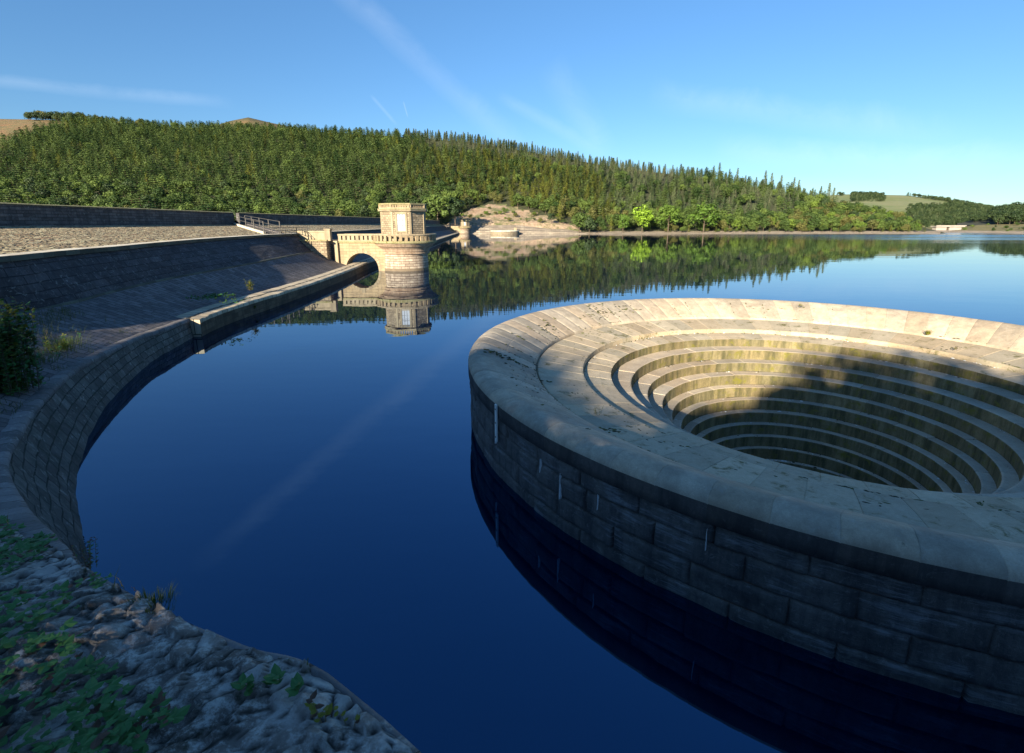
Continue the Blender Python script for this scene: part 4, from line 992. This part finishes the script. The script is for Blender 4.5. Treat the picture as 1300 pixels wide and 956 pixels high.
# skyline clump at upper left
for q in range(90):
    px = rng.uniform(36, 185); p = hill_pt(px, rng.uniform(.93, 1.0)); pts.append(('dark' if px < 105 and rng.random() < .8 else rng.choice(['larch', 'pine', 'brown']), p, rng.uniform(9, 12)*(1 if px < 110 else .8), 1.2, px, .97))
GL = {'pine': ('pine_tree', 'olive green pine in the dense plantation covering the hillside above the dam', 'pines of the hillside plantation'),
 'spruce': ('spruce_tree', 'tall narrow dark spruce standing in the wood on the hillside and skyline', 'dark spruces of the hillside'),
 'greyspruce': ('young_spruce_tree', 'grey green young spruce in the pale belt high on the hillside', 'grey green young spruces'),
 'larch': ('larch_tree', 'yellow olive larch among the trees on the hillside right of the tower', 'yellowing larches'),
 'broadleaf': ('broadleaf_tree', 'rounded mid green broadleaf tree in the wood on the far hillside and shore', 'green broadleaf trees of the far shore'),
 'bright': ('bright_broadleaf_tree', 'bright yellow green broadleaf tree in the wood along the far shore', 'bright green shore trees'),
 'brown': ('turning_broadleaf_tree', 'brownish broadleaf tree beginning to turn in the wood on the far shore', 'brownish autumn trees'),
 'dark': ('dark_broadleaf_tree', 'dark green broadleaf tree in the wood on the far hillside', 'dark broadleaf trees')}
byk = {}
for t_ in pts: byk.setdefault(t_[0], []).append(t_)
def stuff_forest(name, k, items, label):
    me = bpy.data.meshes.new(name); me.from_pydata([tuple(i[1]) for i in items], [], [])
    a = me.attributes.new('rot', 'FLOAT_VECTOR', 'POINT'); a.data.foreach_set('vector', [c for i in items for c in (rng.gauss(0, .04), rng.gauss(0, .04), rng.random()*6.28)])
    a = me.attributes.new('scl', 'FLOAT_VECTOR', 'POINT'); a.data.foreach_set('vector', [c for i in items for c in (i[2]*i[3], i[2]*i[3], i[2])])
    o = bpy.data.objects.new(name, me); COL.objects.link(o)
    ng = bpy.data.node_groups.new(name+'_scatter', 'GeometryNodeTree')
    ng.interface.new_socket('Geometry', in_out='INPUT', socket_type='NodeSocketGeometry'); ng.interface.new_socket('Geometry', in_out='OUTPUT', socket_type='NodeSocketGeometry')
    N = ng.nodes.new; gi = N('NodeGroupInput'); go = N('NodeGroupOutput'); iop = N('GeometryNodeInstanceOnPoints'); gti = N('GeometryNodeGeometryToInstance')
    for s_ in SRC[k]:
        oi = N('GeometryNodeObjectInfo'); oi.inputs['Object'].default_value = s_; oi.inputs['As Instance'].default_value = False; ng.links.new(oi.outputs['Geometry'], gti.inputs[0])
    r_ = N('GeometryNodeInputNamedAttribute'); r_.data_type = 'FLOAT_VECTOR'; r_.inputs[0].default_value = 'rot'
    s2 = N('GeometryNodeInputNamedAttribute'); s2.data_type = 'FLOAT_VECTOR'; s2.inputs[0].default_value = 'scl'
    er = N('FunctionNodeEulerToRotation'); ng.links.new(r_.outputs['Attribute'], er.inputs[0])
    ng.links.new(gi.outputs[0], iop.inputs['Points']); ng.links.new(er.outputs[0], iop.inputs['Rotation']); ng.links.new(s2.outputs['Attribute'], iop.inputs['Scale'])
    # one mesh-to-instance per variant would merge them, so pick by point index
    iop.inputs['Pick Instance'].default_value = True
    ng.links.new(gti.outputs[0], iop.inputs['Instance']); ng.links.new(iop.outputs[0], go.inputs[0])
    m = o.modifiers.new('scatter', 'NODES'); m.node_group = ng
    tag(o, label, 'trees', kind='stuff'); return o
SRC = {}
for k, items in byk.items():
    items.sort(key=lambda t_: t_[1].y/t_[2])
    nm, lb, gp = GL[k]; CAPN = 300
    for it in items[:CAPN]:
        e = tree(nm, k, it[1]-Vector((0, 0, .3)), it[2], it[3], lb, gp)
    first = [o for o in bpy.data.objects if o.name == nm or o.name.startswith(nm+'.')][:12]
    seen = {}
    for e in first:
        for c in bpy.data.objects:
            if c.parent == e and c.name.startswith('crown'): seen.setdefault(c.data.name, c)
    SRC[k] = list(seen.values())
    if len(items) > CAPN: stuff_forest('distant_'+{'pine': 'pine_wood', 'spruce': 'spruce_wood', 'greyspruce': 'young_spruce_wood', 'larch': 'larch_wood', 'broadleaf': 'broadleaf_wood', 'bright': 'bright_wood', 'brown': 'brown_wood', 'dark': 'dark_wood'}[k], k, items[CAPN:], 'farther '+{'pine': 'olive green pines', 'spruce': 'dark spruces', 'greyspruce': 'grey green young spruces', 'larch': 'yellow olive larches', 'broadleaf': 'green broadleaf trees', 'bright': 'bright trees', 'brown': 'brownish trees', 'dark': 'dark trees'}[k]+' reading as one mass on the high hillside')
print('trees', {k: len(v) for k, v in byk.items()})
# landmark trees on the shore
def shoretree(px, ytop, ybase, Y, k, label, w=1.1, name=None):
    b = at(px, ybase, Y); t_ = at(px, ytop, Y); return tree(name or GL[k][0], k, b, t_.z-b.z, w, label)
shoretree(815, 258, 295, 330, 'vivid', 'vivid yellow green round tree on the stony far shore, brightest of all', 1.1, 'bright_broadleaf_tree')
shoretree(791, 270, 294, 331, 'bright', 'small bright green bush tree just left of the vivid round shore tree', .95)
shoretree(848, 257, 295, 334, 'bright', 'wide bright green tree right of the vivid round shore tree', 1.3)
shoretree(893, 254, 296, 334, 'bright', 'bright green domed tree in the middle of the far shore wood', 1.35)
shoretree(556, 244, 284, 318, 'broadleaf', 'large green round tree between the near tower and the far tower', 1.35)
shoretree(578, 250, 284, 322, 'dark', 'dark green spreading tree above the far tower at the end of the dam', 1.5)
shoretree(540, 250, 284, 318, 'dark', 'dark tree just right of the tower house roof', 1.3)
shoretree(700, 270, 283, 344, 'dark', 'lone small dark bush on the bare earth bank of the far shore', 1.2)
shoretree(735, 268, 296, 333, 'broadleaf', 'green spreading tree at the right end of the bare bank on the shore', 1.4)
shoretree(748, 274, 297, 331, 'dark', 'dark rounded bush at the waterline left of the stony beach', 1.3)
shoretree(545, 268, 278, 322, 'bright', 'low pale green bush on the bank behind the dam crest', 1.3)
for px, y0 in ((1006,225),(1012,228),(1030,238),(1040,236),(1050,232),(1056,238),(935,213),(912,206),(905,210),(925,214),(970,216),(978,219),(990,222)):
    Y = interp(YR, px)-6; b = hill_pt(px, .985); t_ = at(px, y0, b.y)
    tree('skyline_spruce_tree', 'spruce', b, max(9, t_.z-b.z), 1.05, 'tall pointed spruce breaking the right half of the wooded skyline', 'pointed spruces on the skyline')
# far plantations, right wood, shore scrub
far = {'dark': [], 'broadleaf': [], 'spruce': []}
for q in range(5000):
    px = rng.uniform(1060, 1330); v = rng.random(); p = fpast(px, v)
    yy_ = 285-(p.z-6.35)/p.y*641.7
    sky = interp([(1050,248),(1080,246.5),(1150,248),(1200,254),(1260,266),(1320,277)], px)
    if (1080 < px < 1122 and 248.5 < yy_ < 258) or (px > 1150 and yy_ < sky+3+.02*(px-1150)) or (1150 < px < 1262 and yy_ > 263+6*nz(px*.02, 1) and rng.random() < .6) or (1062 < px < 1070 and yy_ < 251):
        far['dark' if rng.random() < .5 else 'spruce'].append(('dark', p, rng.uniform(7, 11), 1.5, px, v))
for q in range(620):
    px = rng.uniform(1232, 1480); v = rng.uniform(.0, 1); p = fright(px, v)
    if px < 1262 and v < .3: continue
    far['dark'].append(('dark', p, rng.uniform(8, 13)*(1 if px > 1258 else .6), 1.25, px, v))
SRC['dark'] = SRC.get('dark') or []
far_d = far['dark']; far_d.sort(key=lambda t_: t_[1].y)
for it in far_d[:150]: tree('dark_hedgerow_tree', 'dark', it[1], it[2], it[3], 'dark green tree in the wood on the far right shore hill', 'dark trees on the far right hill')
stuff_forest('distant_plantation', 'dark', far_d[150:], 'dark plantations on the distant pasture hill beyond the viaduct')
stuff_forest('distant_conifer_belt', 'spruce', far['spruce'], 'dark conifer belts on the distant pasture hill skyline')
for q in range(46):
    px = rng.uniform(1225, 1420); v = rng.uniform(.02, .75); p = fbank(px, v)
    tree('shore_bush', rng.choice(['broadleaf', 'dark', 'broadleaf']), p, rng.uniform(1.5, 3.2), 1.5, 'small scrubby bush on the grassy right shore', 'bushes on the grassy right shore', cat='bush')
for q in range(60):
    px = rng.uniform(760, 1180); p = at(px, 285, interp(YB, px)-4.5+rng.uniform(-1, 2)); p.z = 1.0
    if 770 < px < 840 and rng.random() < .8: continue
    tree('shore_bush', rng.choice(['broadleaf', 'brown', 'broadleaf', 'larch']), p, rng.uniform(2.5, 5), 1.6, 'low shrub at the foot of the far wood by the waterline', 'shrubs along the far waterline', cat='bush')
for q in range(64):   # scrub on the bare bank
    px = rng.uniform(585, 735); v = rng.uniform(.003, .2); p = hill_pt(px, v)
    tree('bank_bush', rng.choice(['broadleaf', 'larch', 'brown', 'bright']), p, rng.uniform(1.2, 3.6), 1.7, 'low scrub on the bare earth bank beyond the dam end', 'scrub on the bare bank', cat='bush')

# ================================================================== TREES BEHIND THE CAMERA that shade the foreground
SUN_EL, SUN_AZ = R(18), R(27)      # light travels towards +Y and a little +X
M['shadeleaf'] = leafmat('near_tree_leaf', (.03,.06,.012), (.07,.10,.02), trans=.2)
big = crown_mesh('shade_tree_crown', 'broadleaf', M['shadeleaf'], n=5200, seed=77, size=.62)
big2 = crown_mesh('shade_tree_crown', 'broadleaf', M['shadeleaf'], n=5200, seed=78, size=.62)
ZB20 = [(-60,2.0),(-20,1.9),(-5,2.3),(.3,2.2),(2.3,1.8),(4,.9),(6,-.3),(8,-1.3),(9.5,-1.3),(11,-.5),(12.5,.5),(15,1.1),(21,1.3),(60,1.8)]
for k in range(60):
    row2 = k >= 30; x = -92+(k % 30)*4.3+2.1*row2; y = -46+1.5*(k % 2)-8*row2; gz_ = 6.2
    top = interp(ZB20, x+(20-y)*math.tan(SUN_AZ))+math.tan(SUN_EL)/math.cos(SUN_AZ)*(20-y)
    h = (top-gz_)/1.03
    e = empty('bank_tree', (x, y, gz_), random.random()*6); e.scale = (h*.95, h*.95, h)
    c = bpy.data.objects.new('crown', big if k % 2 else big2); COL.objects.link(c); c.parent = e
    c2 = bpy.data.objects.new('trunk', TRK['broadleaf']); COL.objects.link(c2); c2.parent = e
    tag(e, 'leafy tree on the bank behind the viewpoint shading the foreground', 'tree', 'trees on the bank behind the viewpoint')
    e = empty('sun_block_thicket', (x+2, y+3, 5.2), k); e.scale = (8, 8, 8.2)  # unseen thicket added to stop low sun passing under the crowns
    c = bpy.data.objects.new('crown', big if k % 2 else big2); COL.objects.link(c); c.parent = e
    tag(e, 'dense thicket bush added under the trees behind the viewpoint to block low sun', 'bush', 'added thicket behind the viewpoint')

# ================================================================== NEAR PLANTS
def ground_z(x, y):
    best = None
    p = Vector((x, y)); bi, bd = 0, 1e9
    for i in range(0, len(Ts)):
        a, b = apron_pt(i, 0).xy, Os[i].xy; d = b-a; t = max(0, min(1, (p-a).dot(d)/d.length_squared)); dd = (a+d*t-p).length
        if dd < bd: bd, bi, bt = dd, i, t
    return apron_pt(bi, bt).z
M['blade'] = leafmat('grass_blade', (.03,.06,.012), (.11,.14,.03), trans=.3, per_obj=False)
M['dry'] = leafmat('dry_grass', (.16,.13,.06), (.30,.25,.12), trans=.2, per_obj=False)
M['bram'] = leafmat('bramble_leaf', (.03,.11,.035), (.085,.22,.06), trans=.2, per_obj=False, rough=.5)
M['brown_leaf'] = leafmat('withered_leaf', (.05,.025,.02), (.12,.07,.04), trans=.1, per_obj=False)
M['yel'] = leafmat('yellowing_leaf', (.12,.15,.02), (.28,.26,.04), trans=.3, per_obj=False)
def blade(mb, p, h, lean, a, w=.004, m=0):
    d = Vector((math.cos(a), math.sin(a), 0)); s_ = Vector((-d.y, d.x, 0))*w
    q1 = p+d*lean*.35*h+Vector((0, 0, h*.6)); q2 = p+d*lean*h+Vector((0, 0, h))
    i = [mb.v(x) for x in (p-s_, p+s_, q1+s_*.7, q1-s_*.7, q2)]; mb.f(i[0], i[1], i[2], i[3], m=m); mb.f(i[3], i[2], i[4], m=m)
def leaf(mb, p, L, a, tilt, m=0, wd=.38):
    d = Vector((math.cos(a)*math.cos(tilt), math.sin(a)*math.cos(tilt), math.sin(tilt))); s_ = Vector((-math.sin(a), math.cos(a), random.uniform(-.25, .25))); u = d.cross(s_)*-1
    P_ = [p, p+d*L*.3+s_*L*wd*.9+u*L*.06, p+d*L*.65+s_*L*wd*.75+u*L*.05, p+d*L-u*L*.1, p+d*L*.65-s_*L*wd*.75+u*L*.05, p+d*L*.3-s_*L*wd*.9+u*L*.06, p+d*L*.4-u*L*.05]
    i = [mb.v(x) for x in P_]
    for a_, b_ in ((0, 1), (1, 2), (2, 3), (3, 4), (4, 5), (5, 0)): mb.f(i[6], i[a_], i[b_], m=m)
def near_xy(v_lo, v_hi, i_lo, i_hi):
    i = random.uniform(i_lo, i_hi); a = int(i); v = random.uniform(v_lo, v_hi); p = apron_pt(a, v).lerp(apron_pt(min(a+1, len(Ts)-1), v), i-a); return p, v, i
L0 = len(Tn)*8
mb = MB()
def cover(x, y): return nz(x*.9, y*.9, 3)+.5*nz(x*2.7, y*2.7, 5)
for k in range(26000):       # bramble / low leaf cover creeping over the stones
    p, v, i = near_xy(.0, 1, L0-16, L0+44)
    d_ = math.hypot(p.x, p.y)
    edge = (apron_pt(int(i), 0)-p).length
    thr = .24-.85*sstep(.25, .95, edge)-.25*sstep(3, 6, d_)
    if cover(p.x, p.y) < thr: continue
    if d_ > 9: continue
    p = p+Vector((0, 0, random.uniform(.01, .09)))
    L = random.uniform(.022, .055)*(1+.3*(d_ > 4)); a = random.random()*6.28
    for q in (0, 1.1, -1.1): leaf(mb, p, L*(1 if q == 0 else .8), a+q, random.uniform(-.25, .25), m=0 if random.random() < .93 else 1)
tag(mb.build('bramble_cover', [M['bram'], M['brown_leaf']]), 'low bramble leaves creeping over the lichened stones in the near left corner', 'brambles', kind='stuff')
mb = MB()
for k in range(26000):
    p, v, i = near_xy(.0, .9, L0-14, L0+100)
    d_ = math.hypot(p.x, p.y); edge = (apron_pt(int(i), 0)-p).length
    c = nz(p.x*.8+9, p.y*.8, 1)+.6*nz(p.x*3, p.y*3, 2)
    thr = .3-.35*sstep(.6, 3, edge) if i < L0+74 else .25-.5*sstep(2.8, 4.2, edge)
    if c < thr: continue
    s_ = 1 if d_ < 5 else 1.8
    blade(mb, p, random.uniform(.04, .14)*s_*(1+.6*(edge > 1.5)), random.uniform(.2, 1), random.random()*6.28, .0022*s_*(1.4 if d_ > 5 else 1), m=0 if random.random() < .8 else 1)
tag(mb.build('grass', [M['blade'], M['dry']]), 'short grass growing between the stones of the near left bank', 'grass', kind='stuff')

def weed(name, label, loc, n, h, spread, leafL=.05, lean=(.1, .45), nostem=False, cat='plant', mats=('blade', 'yel', 'bram'), stem=.004, group=None, leaves=9, top=None, bladeN=0, leaf_m=None):
    e = empty(name, loc); tag(e, label, cat, group); st_ = MB(); lf = MB()
    for k in range(n):
        a = random.random()*6.28; r_ = random.random()*spread; hh = h*random.uniform(.55, 1.05)
        p0 = Vector((r_*math.cos(a), r_*math.sin(a), -.03)); ln = random.uniform(*lean)*hh
        p2 = p0+Vector((math.cos(a)*ln, math.sin(a)*ln, hh)); p1 = p0.lerp(p2, .5)+Vector((0, 0, hh*.1))
        if not nostem: st_.tube([p0, p1, p2], stem, stem*.4, n=4)
        for q in range(leaves):
            t_ = (q+1)/leaves; b = p0.lerp(p1, t_*2) if t_ < .5 else p1.lerp(p2, t_*2-1)
            leaf(lf, b, leafL*random.uniform(.6, 1.2), random.random()*6.28, random.uniform(-.3, .7), m=random.randrange(3) if leaf_m is None else leaf_m(t_))
    for k in range(bladeN):
        a = random.random()*6.28; r_ = random.random()*spread; blade(lf, Vector((r_*math.cos(a), r_*math.sin(a), -.02)), h*random.uniform(.4, .9), random.uniform(.1, .7), a, stem*.9, m=0)
    if n and not nostem: st_.build('stem', M['bark'] if stem > .008 else M['blade' if h > .3 else 'dry'], e)
    lf.build('leaves' if n else 'blades', [M[x] for x in mats], e); return e
def gz(p): return Vector((p[0], p[1], ground_z(p[0], p[1])))
# bush at the left edge of the frame
weed('edge_bush', 'tall dark leafy bush at the left frame edge with a few sunlit yellow leaves', gz((-14.4, 13.4)), 90, 2.5, .7, .17, (.02, .14), False, cat='bush', mats=('bram', 'yel', 'blade'), stem=.011, leaves=34, leaf_m=lambda t_: 1 if t_ > .8 and random.random() < .45 else random.choice((0, 2)))
weed('edge_bush', 'lower dark green bush in front of the tall one at the left frame edge', gz((-14.9, 12.6)), 60, 1.5, .7, .15, (.02, .2), False, cat='bush', mats=('bram', 'blade', 'bram'), stem=.008, leaves=26)
weed('willowherb', 'spread of fine green weeds with sunlit seed heads on the apron behind the curved wall', on(80, 442, 1.62), 16, .6, .9, .09, (.05, .3), False, cat='plant', mats=('blade', 'yel', 'bram'), leaves=12, bladeN=350, stem=.006, leaf_m=lambda t_: 1 if t_ > .9 else random.choice((0, 2)))
weed('willowherb', 'second lower patch of green weeds on the apron left of the seed heads', on(45, 458, 1.75), 18, .42, .9, .09, (.05, .3), False, cat='plant', mats=('blade', 'bram', 'bram'), leaves=10, bladeN=300, stem=.006)
weed('dock_plant', 'dark reddish seed stalks rising at the wall edge above the water', on(116, 706, 4.5)+Vector((-.02, -.02, -.04)), 7, .2, .05, .018, cat='plant', mats=('brown_leaf', 'brown_leaf', 'bram'), stem=.002, leaves=16)
weed('dead_stem', 'single thin bleached stem leaning out over the water from the wall edge', on(106, 700, 4.5), 1, .02, .001, .01, cat='plant', stem=.0015, leaves=2)
weed('thin_sprig', 'tiny dry sprig on the wall edge above the water', on(178, 748, 4.7), 1, .09, .005, .01, cat='plant', mats=('brown_leaf',)*3, stem=.0013, leaves=4)
weed('grass_tuft', 'bright green grass tuft at the water edge of the near coping', on(196, 768, 4.7)+Vector((0, -.02, 0)), 0, .09, .1, .03, cat='grass tuft', mats=('blade', 'dry', 'blade'), bladeN=260, stem=.0022)
weed('yellow_sapling', 'yellow green leafy stem at the lower frame edge by the wall corner', on(455, 880, 4.75)+Vector((-.09, -.07, -.04)), 3, .2, .02, .035, cat='plant', mats=('yel', 'yel', 'brown_leaf'), stem=.0018, leaves=6)
weed('yellow_sapling', 'small leaning stem with pale leaves right of the leafy stem at the lower edge', on(484, 880, 4.75)+Vector((-.08, -.08, -.05)), 2, .17, .01, .022, cat='plant', mats=('yel', 'yel', 'brown_leaf'), stem=.0015, leaves=5)
for (x_, y_, lab) in ((308, 868, 'five leaved bramble sprig nearest the tuft of grass'), (345, 862, 'five leaved bramble sprig in the middle of the lower coping'), (378, 868, 'five leaved bramble sprig closest to the water edge corner')):
    weed('bramble_sprig', lab, on(x_, y_, 4.77), 2, .035, .01, .05, cat='plant', mats=('bram', 'bram', 'bram'), stem=.0015, leaves=6)
# plants on the spillway and apron
weed('grass_tuft', 'yellow green grass tuft in the slab joint on the far rim of the spillway', on(1178, 424, 1.5), 5, .28, .1, .05, cat='grass tuft', mats=('yel', 'blade', 'yel'), bladeN=160, stem=.004, leaves=5)
weed('rim_weed', 'small round green weed growing on the far crest of the round spillway', on(1017, 388, 2.1), 10, .12, .1, .05, cat='plant', mats=('yel', 'blade', 'yel'), stem=.003, leaves=6)
weed('rim_weed', 'pale wispy weed on the shaded left slabs of the round spillway', on(757, 525, 1.35), 12, .22, .16, .025, cat='plant', mats=('blade', 'blade', 'yel'), stem=.0025, leaves=8)
weed('rim_weed', 'little green weed in a joint of the nearest inner slabs of the spillway', on(1245, 640, 1.6), 8, .07, .04, .03, cat='plant', mats=('blade', 'blade', 'bram'), stem=.002, leaves=5)
weed('rim_weed', 'brown green tuft on the inner ring at the right of the spillway', on(1213, 443, 1.3), 8, .12, .14, .05, cat='plant', mats=('blade', 'yel', 'brown_leaf'), stem=.003, leaves=6)
weed('apron_shrub', 'small sunlit shrub alone on the shaded apron behind the channel wall', (on(317, 368, 1.4)), 14, .8, .18, .14, cat='bush', mats=('blade', 'yel', 'blade'), stem=.009, leaves=12)
weed('duckweed_patch', 'bright green weed patch lying on the shaded apron', on(270, 377, 1.5), 90, .14, 1.5, .16, (.1, .5), True, cat='plant', mats=('bram', 'blade', 'bram'), stem=.004, leaves=5)
weed('duckweed_patch', 'thin green weed strip on the apron beside the bright patch', on(300, 382, 1.35), 30, .1, 1.2, .12, (.1, .5), True, cat='plant', mats=('bram', 'blade', 'bram'), stem=.004, leaves=3)
weed('wall_fern', 'small yellow fern on the shaded face of the channel wall', on(322, 391, .45)+Vector((.1, 0, 0)), 8, .2, .06, .12, cat='plant', mats=('yel', 'blade', 'yel'), stem=.004, leaves=4)

# ================================================================== LIGHT AND SKY
sun_d = bpy.data.lights.new('sun', 'SUN'); sun_d.energy = 5.0; sun_d.angle = R(.53); sun_d.color = (1.0, .86, .66)
sun = bpy.data.objects.new('sun', sun_d); COL.objects.link(sun)
dirv = Vector((math.sin(SUN_AZ)*math.cos(SUN_EL), math.cos(SUN_AZ)*math.cos(SUN_EL), -math.sin(SUN_EL)))
sun.rotation_euler = dirv.to_track_quat('-Z', 'Y').to_euler(); sun.location = (-40, -60, 60)
wd = bpy.data.worlds.new('World'); scene.world = wd; wd.use_nodes = True; nt = wd.node_tree; nt.nodes.clear()
wt = NT.__new__(NT); wt.t = nt
out = wt.n('ShaderNodeOutputWorld'); bg = wt.n('ShaderNodeBackground'); bg.inputs[1].default_value = .068
sky = wt.n('ShaderNodeTexSky', sky_type='NISHITA', sun_disc=False, sun_elevation=SUN_EL, sun_rotation=PI+SUN_AZ, altitude=200, air_density=1.0, dust_density=.1, ozone_density=3.8)
tc = wt.n('ShaderNodeTexCoord')
def trail(A, Bv, width, amt, soft, seed, ext=(0, 1), wgrow=1.0, rag=.5):
    A, Bv = A.normalized(), Bv.normalized(); nrm = A.cross(Bv).normalized(); mid = (A+Bv).normalized(); al = nrm.cross(mid)
    def dot(v):
        d = wt.n('ShaderNodeVectorMath', operation='DOT_PRODUCT'); wt.l(tc.outputs['Generated'], d.inputs[0]); d.inputs[1].default_value = v; return d.outputs['Value']
    dn_, da, dm = dot(nrm), dot(al), dot(mid)
    t0 = al.dot(A); t1 = al.dot(Bv)
    s_ = wt.math('DIVIDE', wt.math('SUBTRACT', da, t0), t1-t0)      # 0 at A, 1 at B
    mpn = wt.n('ShaderNodeMapping'); mpn.inputs['Scale'].default_value = (7, 7, 7); mpn.inputs['Location'].default_value = (seed, 0, 0); wt.l(tc.outputs['Generated'], mpn.inputs[0])
    nn = wt.noise(mpn.outputs[0], 1.6, 7, .68, .6)
    wv = wt.math('MULTIPLY_ADD', s_, width*(wgrow-1), width)
    off = wt.math('MULTIPLY', wt.math('SUBTRACT', nn, .5), width*1.2)
    q = wt.math('DIVIDE', wt.math('ABSOLUTE', wt.math('ADD', dn_, off)), wv)
    band = wt.ramp(q, [(0, 1), (.35, .75), (1, 0)])
    e0 = wt.ramp(wt.math('ADD', s_, .5*0), [(max(0, ext[0]), 0), (max(.001, ext[0])+.15, 1)]); e1 = wt.ramp(wt.math('SUBTRACT', s_, ext[1]-.25), [(0, 1), (.25, 0)])
    up = wt.math('GREATER_THAN', dm, 0)
    r_ = wt.math('MULTIPLY', band, wt.math('MULTIPLY', wt.math('MULTIPLY', e0, e1), up))
    return wt.math('MULTIPLY', r_, wt.math('MULTIPLY', wt.ramp(nn, [(.3, 1-rag), (.62, 1)]), amt))
def mir(px, py): v = ray(px, py); return Vector((v.x, v.y, -v.z))
tr = [trail(mir(240, 725), ray(660, 190), .022, .075, 1, 3, (0, 1.15), 1.3, .5),
      trail(ray(-80, 95), ray(300, 132), .010, .10, 1, 8, (-.2, 1.0), 1.2, .6),
      trail(ray(690, 60), ray(770, 200), .035, .08, 1, 5, (.1, 1.1), 1.0, .7),
      trail(ray(630, 120), ray(770, 196), .012, .08, 1, 9, (.0, 1.1), 1.6, .6),
      trail(ray(512, 128), ray(518, 150), .0016, .14, 1, 2, (0, 1.0), 1, .3),
      trail(ray(470, 120), ray(505, 160), .004, .08, 1, 2, (0, 1.0), 1, .3),
      trail(ray(820, 120), ray(1250, 175), .03, .10, 1, 12, (0, 1.0), 1, .7),
      trail(ray(900, 190), ray(1400, 215), .03, .12, 1, 14, (0, 1.0), 1, .7)]
tot = tr[0]
for x in tr[1:]: tot = wt.math('MAXIMUM', tot, x)
hs = wt.n('ShaderNodeHueSaturation'); hs.inputs['Saturation'].default_value = 1.12; wt.l(sky.outputs[0], hs.inputs['Color'])
sxyz = wt.n('ShaderNodeSeparateXYZ'); wt.l(tc.outputs['Generated'], sxyz.inputs[0])
clr = wt.mix(1.0, hs.outputs[0], (1, 1, 1), 'MULTIPLY'); mulc = wt.ramp(sxyz.outputs[2], [(0, (.56, .66, .74)), (.12, (.72, .78, .83)), (.38, (1, 1, 1))])
clr = wt.mix(1.0, hs.outputs[0], (1, 1, 1), 'MULTIPLY'); wt.l(mulc, clr.node.inputs[7])
col = wt.mix(tot, clr, (6.5, 7.2, 8.0))
wt.l(col, bg.inputs[0]); wt.l(bg.outputs[0], out.inputs[0])
scene.view_settings.view_transform = 'Standard'; scene.view_settings.look = 'None'; scene.view_settings.gamma = 1
scene.view_settings.exposure = 1.5
scene.cycles.max_bounces = 6; scene.cycles.diffuse_bounces = 3; scene.cycles.glossy_bounces = 3; scene.cycles.transparent_max_bounces = 6
